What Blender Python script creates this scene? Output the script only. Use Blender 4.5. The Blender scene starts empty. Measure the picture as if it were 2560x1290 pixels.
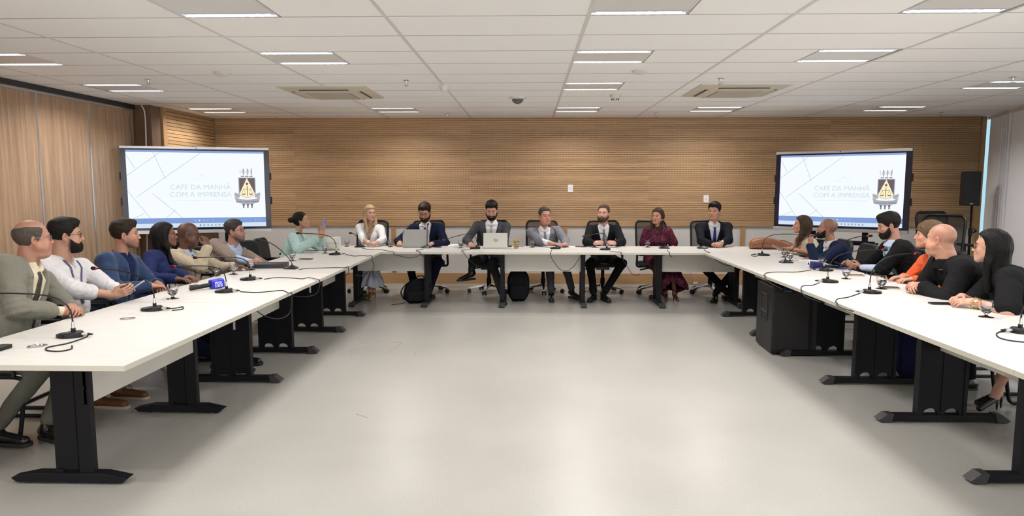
EXPO = 0.36; LAMPW = 9.2; WORLD = 2.0; ONLY = None; ZOOM = None
import bpy, math, random
import numpy as np
from mathutils import Vector, Matrix, Euler
SC = bpy.context.scene
COL = SC.collection
random.seed(7); RNG = np.random.RandomState(11)
PI = math.pi

# ------------------------------------------------------------------ camera
FPX = 1707.0; PITCH = math.atan(179/FPX); YAW = math.atan(42*math.cos(PITCH)/FPX)
CAMH = 1.6; CEIL = 2.70; TT = 0.74
cam = bpy.data.cameras.new('camera'); cam.sensor_width = 36; cam.lens = 36*FPX/2560
cam.clip_start = .05
camo = bpy.data.objects.new('camera', cam); COL.objects.link(camo)
camo.location = (0, 0, CAMH); camo.rotation_euler = (PI/2-PITCH, 0, YAW)
SC.camera = camo

def ray(x, y):
    a = x-1280.; b = y-645.
    fw = FPX*math.cos(PITCH)-b*math.sin(PITCH); up = -FPX*math.sin(PITCH)-b*math.cos(PITCH)
    return a*math.cos(YAW)-fw*math.sin(YAW), a*math.sin(YAW)+fw*math.cos(YAW), up
def on_z(x, y, z):                       # survey: point of the plane at height z
    X, Y, u = ray(x, y); t = (z-CAMH)/u
    return Vector((X*t, Y*t, z))
def at_y(x, y, d):                       # survey: point at room depth d
    X, Y, u = ray(x, y); t = d/Y
    return Vector((X*t, d, CAMH+u*t))
def tp(x, y, dz=0.0): return on_z(x, y, TT+dz)

# ------------------------------------------------------------------ tagging
def tag(o, label, cat, group=None, kind=None):
    if label: o['label'] = label
    if cat: o['category'] = cat
    if group: o['group'] = group
    if kind: o['kind'] = kind
    return o
def empty(name, loc, rz=0.0, label=None, cat=None, group=None):
    o = bpy.data.objects.new(name, None); COL.objects.link(o)
    o.location = loc; o.rotation_euler = (0, 0, rz); o.empty_display_size = .1
    return tag(o, label, cat, group)
def copy_tree(o, parent=None):
    c = o.copy(); COL.objects.link(c)
    if parent is not None: c.parent = parent
    for ch in list(o.children): copy_tree(ch, c)
    return c

# ------------------------------------------------------------------ materials
MATS = {}
def new_mat(name):
    m = bpy.data.materials.new(name); m.use_nodes = True
    nt = m.node_tree; b = nt.nodes['Principled BSDF']
    return m, nt, b
def N(nt, t, **kw):
    n = nt.nodes.new(t)
    for k, v in kw.items(): setattr(n, k, v)
    return n
def sc(c): return (c[0], c[1], c[2], 1.0)
def srgb(r, g, b):
    f = lambda v: (v/255/12.92) if v/255 <= .04045 else ((v/255+.055)/1.055)**2.4
    return (f(r), f(g), f(b))
def coords(nt, scale=(1, 1, 1)):
    tc = N(nt, 'ShaderNodeTexCoord'); mp = N(nt, 'ShaderNodeMapping')
    mp.inputs['Scale'].default_value = scale
    nt.links.new(tc.outputs['Object'], mp.inputs['Vector']); return mp.outputs['Vector']
def mat(name, col, rough=.5, metal=0.0, noise=0.0, nscale=20., bump=0.0, bscale=60., spec=.5, stretch=(1, 1, 1), emis=None, estr=1.0, coat=0.0, sheen=0.0):
    if name in MATS: return MATS[name]
    m, nt, b = new_mat(name)
    b.inputs['Base Color'].default_value = sc(col); b.inputs['Roughness'].default_value = rough
    b.inputs['Metallic'].default_value = metal; b.inputs['Specular IOR Level'].default_value = spec
    if coat: b.inputs['Coat Weight'].default_value = coat
    if sheen: b.inputs['Sheen Weight'].default_value = sheen
    v = None
    if noise or bump: v = coords(nt, stretch)
    if noise:
        n = N(nt, 'ShaderNodeTexNoise'); n.inputs['Scale'].default_value = nscale; n.inputs['Detail'].default_value = 3
        nt.links.new(v, n.inputs['Vector'])
        r = N(nt, 'ShaderNodeMapRange'); r.inputs['From Min'].default_value = .3; r.inputs['From Max'].default_value = .7
        r.inputs['To Min'].default_value = 1-noise; r.inputs['To Max'].default_value = 1+noise
        nt.links.new(n.outputs['Fac'], r.inputs['Value'])
        x = N(nt, 'ShaderNodeVectorMath', operation='SCALE'); x.inputs[0].default_value = col
        nt.links.new(r.outputs['Result'], x.inputs['Scale']); nt.links.new(x.outputs['Vector'], b.inputs['Base Color'])
    if bump:
        n2 = N(nt, 'ShaderNodeTexNoise'); n2.inputs['Scale'].default_value = bscale; n2.inputs['Detail'].default_value = 4
        nt.links.new(v, n2.inputs['Vector'])
        bp = N(nt, 'ShaderNodeBump'); bp.inputs['Strength'].default_value = min(1, bump); bp.inputs['Distance'].default_value = .01
        nt.links.new(n2.outputs['Fac'], bp.inputs['Height']); nt.links.new(bp.outputs['Normal'], b.inputs['Normal'])
    if emis:
        b.inputs['Emission Color'].default_value = sc(emis); b.inputs['Emission Strength'].default_value = estr
    MATS[name] = m; return m
def emat(name, col, s=1.0):
    m = mat(name, (0.0, 0.0, 0.0), rough=1, spec=0, emis=col, estr=s)
    if name not in ('slide_white',): m.cycles.emission_sampling = 'NONE'
    return m
def cloth(name, col, wrinkle=.5, noise=.12, fine=420., wscale=7., sheen=.15):
    if name in MATS: return MATS[name]
    m, nt, b = new_mat(name)
    b.inputs['Roughness'].default_value = .9; b.inputs['Specular IOR Level'].default_value = .12 if max(col) < .1 else .22
    b.inputs['Sheen Weight'].default_value = sheen if max(col) > .1 else 0.0
    v = coords(nt)
    n = N(nt, 'ShaderNodeTexNoise'); n.inputs['Scale'].default_value = fine; n.inputs['Detail'].default_value = 2
    nt.links.new(v, n.inputs['Vector'])
    r = N(nt, 'ShaderNodeMapRange'); r.inputs['From Min'].default_value = .3; r.inputs['From Max'].default_value = .7
    r.inputs['To Min'].default_value = 1-noise; r.inputs['To Max'].default_value = 1+noise
    nt.links.new(n.outputs['Fac'], r.inputs['Value'])
    x = N(nt, 'ShaderNodeVectorMath', operation='SCALE'); x.inputs[0].default_value = col
    nt.links.new(r.outputs['Result'], x.inputs['Scale']); nt.links.new(x.outputs['Vector'], b.inputs['Base Color'])
    w = N(nt, 'ShaderNodeTexNoise'); w.inputs['Scale'].default_value = wscale; w.inputs['Detail'].default_value = 3; w.inputs['Distortion'].default_value = 1.2
    nt.links.new(v, w.inputs['Vector'])
    bp = N(nt, 'ShaderNodeBump'); bp.inputs['Strength'].default_value = wrinkle; bp.inputs['Distance'].default_value = .035
    nt.links.new(w.outputs['Fac'], bp.inputs['Height']); nt.links.new(bp.outputs['Normal'], b.inputs['Normal'])
    MATS[name] = m; return m
def glass_mat(name, col=(1, 1, 1), ior=1.45, rough=0.0):
    if name in MATS: return MATS[name]
    m, nt, b = new_mat(name)
    b.inputs['Base Color'].default_value = sc(col); b.inputs['Transmission Weight'].default_value = 1
    b.inputs['IOR'].default_value = ior; b.inputs['Roughness'].default_value = rough
    MATS[name] = m; return m

# ------------------------------------------------------------------ mesh builder
class MB:
    def __init__(s): s.v = []; s.f = []
    def add(s, vs, fs, M=None):
        o = len(s.v)
        for p in vs:
            p = Vector(p)
            s.v.append(M @ p if M is not None else p)
        s.f += [tuple(i+o for i in f) for f in fs]; return s
    def box(s, lo, hi, M=None):
        x0, y0, z0 = lo; x1, y1, z1 = hi
        return s.add([(x0,y0,z0),(x1,y0,z0),(x1,y1,z0),(x0,y1,z0),(x0,y0,z1),(x1,y0,z1),(x1,y1,z1),(x0,y1,z1)],
              [(0,3,2,1),(4,5,6,7),(0,1,5,4),(1,2,6,5),(2,3,7,6),(3,0,4,7)], M)
    def rbox(s, lo, hi, r, M=None, axis='z', seg=4):
        # box with rounded outline in the plane across 'axis'
        ax = {'x': (1, 2, 0), 'y': (0, 2, 1), 'z': (0, 1, 2)}[axis]
        a0, a1 = lo[ax[0]], hi[ax[0]]; b0, b1 = lo[ax[1]], hi[ax[1]]; c0, c1 = lo[ax[2]], hi[ax[2]]
        poly = []
        for cx_, cy_, t0 in ((a1-r, b1-r, 0), (a0+r, b1-r, PI/2), (a0+r, b0+r, PI), (a1-r, b0+r, 1.5*PI)):
            for k in range(seg+1):
                t = t0+PI/2*k/seg; poly.append((cx_+r*math.cos(t), cy_+r*math.sin(t)))
        return s.prism(poly, c0, c1, axis, M)
    def prism(s, poly, c0, c1, axis='z', M=None):
        n = len(poly)
        def pt(p, c): return {'z': (p[0], p[1], c), 'y': (p[0], c, p[1]), 'x': (c, p[0], p[1])}[axis]
        vs = [pt(p, c0) for p in poly]+[pt(p, c1) for p in poly]
        fs = [tuple(range(n))[::-1], tuple(range(n, 2*n))]+[(i, (i+1) % n, n+(i+1) % n, n+i) for i in range(n)]
        if axis == 'y': fs = [f[::-1] for f in fs]
        return s.add(vs, fs, M)
    def cyl(s, a, b, r, r2=None, n=16, M=None):
        return s.tube([a, b], [r, r if r2 is None else r2], n, M)
    def tube(s, pts, r, n=8, M=None, caps=True, flat=1.0):
        pts = [Vector(p) for p in pts]; m = len(pts)
        rs = r if isinstance(r, (list, tuple)) else [r]*m
        up = Vector((0, 0, 1)); vs = []; prev = None
        for i, p in enumerate(pts):
            t = (pts[min(i+1, m-1)]-pts[max(i-1, 0)])
            t = t.normalized() if t.length > 1e-9 else Vector((0, 0, 1))
            if prev is None:
                q = up if abs(t.dot(up)) < .95 else Vector((1, 0, 0)); u = t.cross(q).normalized()
            else:
                u = prev-t*prev.dot(t); u = u.normalized() if u.length > 1e-6 else t.orthogonal().normalized()
            prev = u; w = t.cross(u)
            for k in range(n):
                a = 2*PI*k/n; vs.append(p+(u*math.cos(a)+w*math.sin(a)*flat)*rs[i])
        fs = []
        for i in range(m-1):
            for k in range(n):
                a = i*n+k; b = i*n+(k+1) % n; fs.append((a, b, b+n, a+n))
        if caps: fs += [tuple(range(n))[::-1], tuple(range((m-1)*n, m*n))]
        return s.add(vs, fs, M)
    def lathe(s, prof, n=24, M=None, c=(0, 0)):
        m = len(prof); vs = []
        for r, z in prof:
            for k in range(n):
                a = 2*PI*k/n; vs.append((c[0]+r*math.cos(a), c[1]+r*math.sin(a), z))
        fs = [(i*n+k, i*n+(k+1) % n, (i+1)*n+(k+1) % n, (i+1)*n+k) for i in range(m-1) for k in range(n)]
        if prof[0][0] > 1e-6: fs.append(tuple(range(n))[::-1])
        if prof[-1][0] > 1e-6: fs.append(tuple(range((m-1)*n, m*n)))
        return s.add(vs, fs, M)
    def sphere(s, c, r, n=16, m=10, M=None):
        rr = r if isinstance(r, (tuple, list)) else (r, r, r); vs = []
        for i in range(m+1):
            th = PI*i/m
            for k in range(n):
                a = 2*PI*k/n
                vs.append((c[0]+rr[0]*math.sin(th)*math.cos(a), c[1]+rr[1]*math.sin(th)*math.sin(a), c[2]-rr[2]*math.cos(th)))
        fs = [(i*n+k, i*n+(k+1) % n, (i+1)*n+(k+1) % n, (i+1)*n+k) for i in range(m) for k in range(n)]
        return s.add(vs, fs, M)
    def build(s, name, m=None, parent=None, smooth=False, bevel=0.0, angle=40, seg=2, loc=None):
        me = bpy.data.meshes.new(name)
        off = Vector(loc) if loc is not None else Vector((0, 0, 0))
        me.from_pydata([tuple(p-off) for p in s.v], [], s.f); me.validate(); me.update()
        if m: me.materials.append(m)
        o = bpy.data.objects.new(name, me); COL.objects.link(o)
        if loc is not None: o.location = off
        if parent is not None: o.parent = parent
        if smooth:
            me.polygons.foreach_set('use_smooth', [True]*len(me.polygons))
            try: me.set_sharp_from_angle(angle=math.radians(angle))
            except Exception: pass
        if bevel:
            b = o.modifiers.new('bevel', 'BEVEL'); b.width = bevel; b.segments = seg; b.limit_method = 'ANGLE'
            if not smooth: me.polygons.foreach_set('use_smooth', [True]*len(me.polygons))
            b.harden_normals = True
        return o
def S(name, mb, m, **kw):
    o = mb.build(name, m, **kw); o['kind'] = 'structure'; return o
def bez(p0, p1, p2, p3, n=14):
    out = []
    for i in range(n+1):
        t = i/n; out.append(Vector(p0)*(1-t)**3+Vector(p1)*3*t*(1-t)**2+Vector(p2)*3*t*t*(1-t)+Vector(p3)*t**3)
    return out
def smooth_path(pts, n=6):
    pts = [Vector(p) for p in pts]; out = []
    P = [pts[0]*2-pts[1]]+pts+[pts[-1]*2-pts[-2]]
    for i in range(1, len(P)-2):
        for k in range(n):
            t = k/n; a, b, c, d = P[i-1], P[i], P[i+1], P[i+2]
            out.append(.5*((2*b)+(c-a)*t+(2*a-5*b+4*c-d)*t*t+(-a+3*b-3*c+d)*t**3))
    out.append(pts[-1]); return out
def text_mb(txt, size, M, depth=.0006, align='CENTER', shear=0.0, bold=0.0):
    cu = bpy.data.curves.new('t', 'FONT'); cu.body = txt; cu.size = size; cu.align_x = align; cu.align_y = 'CENTER'
    cu.extrude = depth; cu.shear = shear; cu.offset = bold; cu.resolution_u = 3
    o = bpy.data.objects.new('t', cu); COL.objects.link(o)
    dg = bpy.context.evaluated_depsgraph_get(); me = o.evaluated_get(dg).to_mesh()
    mb = MB(); mb.add([v.co.copy() for v in me.vertices], [tuple(p.vertices) for p in me.polygons], M)
    bpy.data.objects.remove(o); bpy.data.curves.remove(cu); return mb

# common materials
M_BLK = mat('black_powder_coat', (.0055, .0058, .0085), .5, noise=.1, nscale=60, spec=.22)
M_PLA = mat('black_plastic', (.008, .008, .010), .38, spec=.35)
M_RUB = mat('black_rubber', (.01, .01, .012), .6)
M_CHR = mat('polished_metal', (.75, .76, .78), .15, 1.0)
M_ALU = mat('brushed_aluminium', (.55, .56, .58), .35, .9)
M_STL = mat('connector_steel', (.6, .6, .6), .28, 1.0)
M_WHP = mat('white_plastic', (.72, .70, .66), .45)
M_RED = mat('red_ring', (.55, .01, .01), .4, emis=(.6, .02, .01), estr=.15)
M_LEA = mat('black_leatherette', (.012, .013, .018), .42, bump=.15, bscale=200, spec=.3)
def table_material():
    m, nt, b = new_mat('white_melamine')
    v = coords(nt, (6, 160, 40))
    n = N(nt, 'ShaderNodeTexNoise'); n.inputs['Scale'].default_value = 1; n.inputs['Detail'].default_value = 3
    nt.links.new(v, n.inputs['Vector'])
    r = N(nt, 'ShaderNodeValToRGB'); r.color_ramp.elements[0].position = .35; r.color_ramp.elements[1].position = .7
    r.color_ramp.elements[0].color = sc((.60, .58, .55)); r.color_ramp.elements[1].color = sc((.67, .65, .62))
    nt.links.new(n.outputs['Fac'], r.inputs['Fac']); nt.links.new(r.outputs['Color'], b.inputs['Base Color'])
    b.inputs['Roughness'].default_value = .42; return m
M_TAB = table_material()
M_EDGE = mat('edge_band', (.55, .53, .46), .5)
M_PANEL = mat('modesty_panel_melamine', (.60, .58, .53), .5, noise=.03, nscale=8)
# ------------------------------------------------------------------ room shell
WB = 11.20; XL = -5.38; XS = -5.12; XR = 7.20; YN = -4.5; RZ0 = 4.56-.5745*16; DX = 1.319
def wood_mat(name, base, dark, axis='x', plank=None, rough=.45):
    m, nt, b = new_mat(name)
    s = {'x': (1.6, 30, 55), 'z': (15, 15, .5)}[axis]
    v = coords(nt, s)
    n = N(nt, 'ShaderNodeTexNoise'); n.inputs['Scale'].default_value = 1.5; n.inputs['Detail'].default_value = 6; n.inputs['Roughness'].default_value = .65; n.inputs['Distortion'].default_value = .3
    nt.links.new(v, n.inputs['Vector'])
    r = N(nt, 'ShaderNodeValToRGB'); e = r.color_ramp.elements
    e[0].position = .3; e[0].color = sc(dark); e[1].position = .68; e[1].color = sc(base)
    nt.links.new(n.outputs['Fac'], r.inputs['Fac']); col = r.outputs['Color']
    if plank:
        v2 = coords(nt, (1, 1, 1)); sp = N(nt, 'ShaderNodeSeparateXYZ'); nt.links.new(v2, sp.inputs[0])
        cb = N(nt, 'ShaderNodeCombineXYZ')
        sn1 = N(nt, 'ShaderNodeMath', operation='SNAP'); sn1.inputs[1].default_value = plank[0]
        ad = N(nt, 'ShaderNodeMath', operation='ADD'); ad.inputs[1].default_value = plank[2]
        sn2 = N(nt, 'ShaderNodeMath', operation='SNAP'); sn2.inputs[1].default_value = plank[1]
        nt.links.new(sp.outputs['X'], ad.inputs[0]); nt.links.new(ad.outputs[0], sn1.inputs[0]); nt.links.new(sp.outputs['Z'], sn2.inputs[0])
        nt.links.new(sn1.outputs[0], cb.inputs['X']); nt.links.new(sn2.outputs[0], cb.inputs['Z'])
        wn = N(nt, 'ShaderNodeTexWhiteNoise', noise_dimensions='3D'); nt.links.new(cb.outputs[0], wn.inputs['Vector'])
        mr = N(nt, 'ShaderNodeMapRange'); mr.inputs['To Min'].default_value = .87; mr.inputs['To Max'].default_value = 1.10
        nt.links.new(wn.outputs['Value'], mr.inputs['Value'])
        x = N(nt, 'ShaderNodeVectorMath', operation='SCALE'); nt.links.new(col, x.inputs[0]); nt.links.new(mr.outputs['Result'], x.inputs['Scale']); col = x.outputs['Vector']
    nt.links.new(col, b.inputs['Base Color']); b.inputs['Roughness'].default_value = rough
    bp = N(nt, 'ShaderNodeBump'); bp.inputs['Strength'].default_value = .12; bp.inputs['Distance'].default_value = .004
    nt.links.new(n.outputs['Fac'], bp.inputs['Height']); nt.links.new(bp.outputs['Normal'], b.inputs['Normal'])
    return m
M_SLAT = wood_mat('oak_slats', (.55, .345, .180), (.40, .235, .115), 'x', (2.88, .068, .95))
M_OAK = wood_mat('oak_trim', (.50, .30, .14), (.38, .21, .095), 'x')
M_PART = wood_mat('walnut_partition', (.50, .335, .21), (.27, .165, .10), 'z')
M_DKW = wood_mat('dark_walnut_post', (.20, .115, .07), (.13, .07, .045), 'z')

def floor_mat():
    m, nt, b = new_mat('vinyl_floor')
    v = coords(nt)
    n1 = N(nt, 'ShaderNodeTexNoise'); n1.inputs['Scale'].default_value = 1.1; n1.inputs['Detail'].default_value = 4
    n2 = N(nt, 'ShaderNodeTexNoise'); n2.inputs['Scale'].default_value = 90; n2.inputs['Detail'].default_value = 2
    vo = N(nt, 'ShaderNodeTexVoronoi'); vo.inputs['Scale'].default_value = 75
    for k in (n1, n2, vo): nt.links.new(v, k.inputs['Vector'])
    r = N(nt, 'ShaderNodeValToRGB'); e = r.color_ramp.elements
    e[0].position = .3; e[0].color = sc((.375, .365, .338)); e[1].position = .7; e[1].color = sc((.42, .41, .38))
    nt.links.new(n1.outputs['Fac'], r.inputs['Fac'])
    mx = N(nt, 'ShaderNodeMix', data_type='RGBA', blend_type='MULTIPLY'); mx.inputs['Factor'].default_value = .25
    nt.links.new(r.outputs['Color'], mx.inputs['A'])
    r2 = N(nt, 'ShaderNodeValToRGB'); r2.color_ramp.elements[0].position = .38; r2.color_ramp.elements[0].color = (.7, .7, .68, 1); r2.color_ramp.elements[1].position = .55
    nt.links.new(n2.outputs['Fac'], r2.inputs['Fac']); nt.links.new(r2.outputs['Color'], mx.inputs['B'])
    # pale speckles
    r3 = N(nt, 'ShaderNodeValToRGB'); r3.color_ramp.elements[0].position = .08; r3.color_ramp.elements[0].color = (1, 1, 1, 1); r3.color_ramp.elements[1].position = .16; r3.color_ramp.elements[1].color = (0, 0, 0, 1)
    nt.links.new(vo.outputs['Distance'], r3.inputs['Fac'])
    n3 = N(nt, 'ShaderNodeTexNoise'); n3.inputs['Scale'].default_value = 55; nt.links.new(v, n3.inputs['Vector'])
    th = N(nt, 'ShaderNodeMapRange'); th.inputs['From Min'].default_value = .5; th.inputs['From Max'].default_value = .62; nt.links.new(n3.outputs['Fac'], th.inputs['Value'])
    mu = N(nt, 'ShaderNodeMath', operation='MULTIPLY'); nt.links.new(th.outputs[0], mu.inputs[0]); nt.links.new(r3.outputs['Color'], mu.inputs[1])
    mu2 = N(nt, 'ShaderNodeMath', operation='MULTIPLY'); mu2.inputs[1].default_value = .28; nt.links.new(mu.outputs[0], mu2.inputs[0])
    m2 = N(nt, 'ShaderNodeMix', data_type='RGBA'); nt.links.new(mu2.outputs[0], m2.inputs['Factor'])
    nt.links.new(mx.outputs['Result'], m2.inputs['A']); m2.inputs['B'].default_value = (.72, .71, .66, 1)
    nt.links.new(m2.outputs['Result'], b.inputs['Base Color'])
    rr = N(nt, 'ShaderNodeMapRange'); rr.inputs['To Min'].default_value = .22; rr.inputs['To Max'].default_value = .36
    b.inputs['Roughness'].default_value = .30
    b.inputs['Specular IOR Level'].default_value = .5
    return m
M_FLOOR = floor_mat()
S('floor', MB().box((-7.5, YN, -.1), (9, WB+.3, 0)), M_FLOOR)

# ceiling: tiles with thin joints every row, wider runners along the room
def ceil_mat():
    m, nt, b = new_mat('mineral_tiles')
    v = coords(nt); vo = N(nt, 'ShaderNodeTexNoise'); vo.inputs['Scale'].default_value = 160; vo.inputs['Detail'].default_value = 2
    nt.links.new(v, vo.inputs['Vector'])
    r = N(nt, 'ShaderNodeValToRGB'); r.color_ramp.elements[0].position = .30; r.color_ramp.elements[0].color = (.80, .79, .78, 1)
    r.color_ramp.elements[1].position = .44; r.color_ramp.elements[1].color = (.92, .915, .905, 1)
    nt.links.new(vo.outputs['Fac'], r.inputs['Fac']); nt.links.new(r.outputs['Color'], b.inputs['Base Color'])
    b.inputs['Roughness'].default_value = .95; b.inputs['Specular IOR Level'].default_value = .1; return m
M_CEIL = ceil_mat()
M_JOINT = mat('tile_joint_grey', (.36, .35, .34), .9)  # one even grey for the tile joints and the backing
M_RUN = mat('painted_grid_runner', (.66, .65, .63), .5)
XG = [.384+DX*k for k in range(-5, 6)]
YG = [4.56+.5745*k for k in range(-15, 12)]
FIX = {}   # light cells: (column, row index of the cell's near line)
cols_l = [(-4.89+.03, 0), (-2.254, 1), (.384, 2), (2.36, 3), (4.88, 4)]
fix_list = []
for cx0, k in cols_l:
    for (k0, ok) in ((-1, k in (1, 2, 3)), (2, True), (5, k in (0, 2, 4)), (9, True)):
        if ok: fix_list.append((cx0, 4.56+.5745*k0))
    for k0 in (-5, -9): fix_list.append((cx0, 4.56+.5745*k0))  # unseen rows outside the view, added for their light, no fixtures built
for cx0 in (5.0,): pass
CASS = [(-2.79, 7.66), (1.86, 7.60)]
def in_hole(x, y):
    return False
ce = MB(); eps = .0045
xs = [-7.5]+[x for x in XG if -7.2 < x < 8.5]+[9]
ys = [YN]+[y for y in YG if YN < y < WB]+[WB+.3]
for i in range(len(xs)-1):
    for j in range(len(ys)-1):
        x0, x1, y0, y1 = xs[i], xs[i+1], ys[j], ys[j+1]
        fx = [f for f in fix_list if x0-.1 < f[0] < x1-.1 and abs(f[1]-y0) < .1]
        if not fx: ce.box((x0+eps, y0+eps, CEIL), (x1-eps, y1-eps, CEIL+.02)); continue
        f0 = fx[0][0]; a = f0-.005; b_ = f0+.635
        if a-x0 > .05: ce.box((x0+eps, y0+eps, CEIL), (a-eps, y1-eps, CEIL+.02))
        if x1-b_ > .05: ce.box((b_+eps, y0+eps, CEIL), (x1-eps, y1-eps, CEIL+.02))
S('ceiling', ce, M_CEIL)
S('ceiling_backing', MB().box((-7.5, YN, CEIL+.12), (9, WB+.3, CEIL+.2)), M_JOINT)
jb = MB()
for y in ys[1:-1]: jb.box((-7.4, y-.0045, CEIL-.0012), (8.9, y+.0045, CEIL+.012))
S('trim_1', jb, M_JOINT)
rb = MB()
for x in xs[1:-1]: rb.box((x-.013, YN, CEIL-.003), (x+.013, WB, CEIL+.014))
S('trim_2', rb, M_RUN)

# back wall: white dado with oak posts, slatted oak above
M_WHITE = mat('white_wall_panel', (.66, .63, .60), .5, noise=.02, nscale=3)
S('wall_back', MB().box((-7.5, WB, 0), (XR, WB+.25, CEIL+.1)), M_WHITE)
M_GROOVE = mat('groove_backing_brown', (.10, .058, .032), .9)  # dark brown backing behind the slats
ZD = at_y(1322, 565, WB).z
S('wall_back_backing', MB().box((XS, WB-.012, ZD), (XR-.02, WB, CEIL)), M_GROOVE)
sl = MB(); pitch = .034; z = ZD+.105
sl.box((XS, WB-.03, ZD), (XR-.02, WB-.012, ZD+.10))
while z < CEIL:
    sl.box((XS, WB-.03, z), (XR-.02, WB-.012, min(z+pitch-.0048, CEIL))); z += pitch
S('wall_back_slats', sl, M_SLAT)
gb = MB(); z = ZD+.105+pitch-.0048; rr = random.Random(3)
while z < CEIL-.02:                      # ribs that break the grooves into dots, high up
    x = XS+.02
    while x < XR-.05:
        if z > ZD+.75+.25*math.sin(x*1.3): gb.box((x, WB-.024, z), (x+.014, WB-.012, z+.0048))
        x += .045
    z += pitch
S('wall_back_ribs', gb, M_SLAT)
pm = MB()
for px in (600, 985, 1412, 1855, 2360):
    x = at_y(px, 620, WB).x; pm.box((x-.037, WB-.02, .2), (x+.037, WB, ZD))
S('trim_3', pm, M_OAK)
S('baseboard_back', MB().box((XS, WB-.03, 0), (XR, WB, at_y(1322, 683, WB).z)), M_OAK)

# left wall: sliding walnut partition, dark post, slatted return
S('wall_left', MB().box((XL-.2, YN, 0), (XL, 9.30, CEIL-.03)), M_PART)
S('wall_left_return', MB().box((XL-.3, 9.30, 0), (XL-.06, WB, CEIL)), M_DKW)
S('wall_left_post', MB().box((XL-.06, 9.33, 0), (XS-.03, 9.66, CEIL)), M_DKW)
S('trim_4', MB().box((XS-.06, 9.58, 0), (XS, 9.68, CEIL)), M_OAK)
S('wall_left_backing', MB().box((XS-.2, 9.68, 0), (XS-.03, WB, CEIL)), M_GROOVE)
sl = MB(); z = ZD+.105
sl.box((XS-.03, 9.68, ZD), (XS, WB-.03, ZD+.10))
while z < CEIL:
    sl.box((XS-.03, 9.68, z), (XS-.005, WB-.03, min(z+.05-.007, CEIL))); z += .05
M_SLATY = wood_mat('oak_slats_side', (.52, .33, .175), (.38, .225, .11), 'x', (9., .05, 0))
S('wall_left_slats', sl, M_SLATY)
S('trim_5', MB().box((XL, YN, CEIL-.06), (XL+.035, 9.3, CEIL-.001)), mat('black_track', (.02, .02, .022), .4))
S('trim_8', MB().box((XL+.0, YN, CEIL-.085), (XL+.012, 9.3, CEIL-.06)), M_ALU)
sm = MB()
for px in (92, 221, 323): 
    y = XL/((at_y(px, 300, 1.0)).x); sm.box((XL-.004, y-.012, 0), (XL+.006, y+.012, CEIL-.085))
S('trim_6', sm, M_ALU)

# window wall on the right: window strip and hanging vertical blinds
A = Vector((7.28, 11.15)); B = Vector((6.75, 9.45)); d = (B-A).normalized(); n_ = Vector((d.y, -d.x))
if n_.x < 0: n_ = -n_
def wl(t, off, z): p = A+d*t+n_*off; return (p.x, p.y, z)
wb = MB()
def wbox(mb, t0, t1, o0, o1, z0, z1):
    mb.add([wl(t0,o0,z0), wl(t1,o0,z0), wl(t1,o1,z0), wl(t0,o1,z0), wl(t0,o0,z1), wl(t1,o0,z1), wl(t1,o1,z1), wl(t0,o1,z1)],
           [(0,3,2,1),(4,5,6,7),(0,1,5,4),(1,2,6,5),(2,3,7,6),(3,0,4,7)])
wbox(wb, -.3, 4.6, .12, .3, 0, .4); S('wall_right', wb, M_WHITE)
wf = MB()
for t in (-.05, 1.1, 2.3, 3.5, 4.6): wbox(wf, t, t+.05, .1, .16, .4, CEIL)
S('window_1', wf, M_ALU)
wg = MB(); wbox(wg, -.05, 4.6, .125, .131, .4, CEIL)
gl = wg.build('window_pane', glass_mat('window_glass', (.86, .97, .98))); gl['kind'] = 'structure'
we = MB(); wbox(we, -5, 4.9, .9, .95, -.3, 3.4)
S('sky_panel', we, emat('daylight_sky', (.50, .82, .95), .72))  # glowing panel outside the glass, standing in for bright sky
S('trim_7', MB().box((XR-.03, WB-.06, 0), (XR+.04, WB, CEIL)), M_OAK)
S('sill_right_unseen', MB().box((6.6, YN, 0), (6.8, 8.4, .45)), M_WHITE)  # unseen low sill; wall above left open so outside light reaches the ceiling
fm = MB()
for k in range(8): fm.box((6.66, YN+k*1.8, .45), (6.74, YN+k*1.8+.06, CEIL))
S('open_frames_unseen', fm, M_ALU)  # unseen frames without glass in the opening left for fill light
t = empty('vertical_blind', (0, 0, 0), 0, 'grey-white vertical fabric blind hanging along the window at right', 'blind')
bl = MB(); k = 0; tt = .22
while tt < 4.4:
    a = 1.25 if int(tt*1000) % 2 else .55; w2 = .056
    for z0, z1 in ((.35, CEIL-.05),):
        p = A+d*tt+n_*(-.0); u = Vector((d.x*math.cos(a)-d.y*math.sin(a), d.x*math.sin(a)+d.y*math.cos(a)))
        q0 = p-u*w2; q1 = p+u*w2; nn = Vector((-u.y, u.x))*.0012
        bl.add([(q0.x-nn.x,q0.y-nn.y,z0),(q1.x-nn.x,q1.y-nn.y,z0),(q1.x+nn.x,q1.y+nn.y,z0),(q0.x+nn.x,q0.y+nn.y,z0),
                (q0.x-nn.x,q0.y-nn.y,z1),(q1.x-nn.x,q1.y-nn.y,z1),(q1.x+nn.x,q1.y+nn.y,z1),(q0.x+nn.x,q0.y+nn.y,z1)],
               [(0,3,2,1),(4,5,6,7),(0,1,5,4),(1,2,6,5),(2,3,7,6),(3,0,4,7)])
    tt += .094
bl.build('slats', mat('blind_fabric', (.82, .80, .82), .8), t)
hb = MB(); wbox(hb, -.05, 4.6, -.03, .03, CEIL-.05, CEIL-.001); hb.build('headrail', M_WHP, t)

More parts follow.
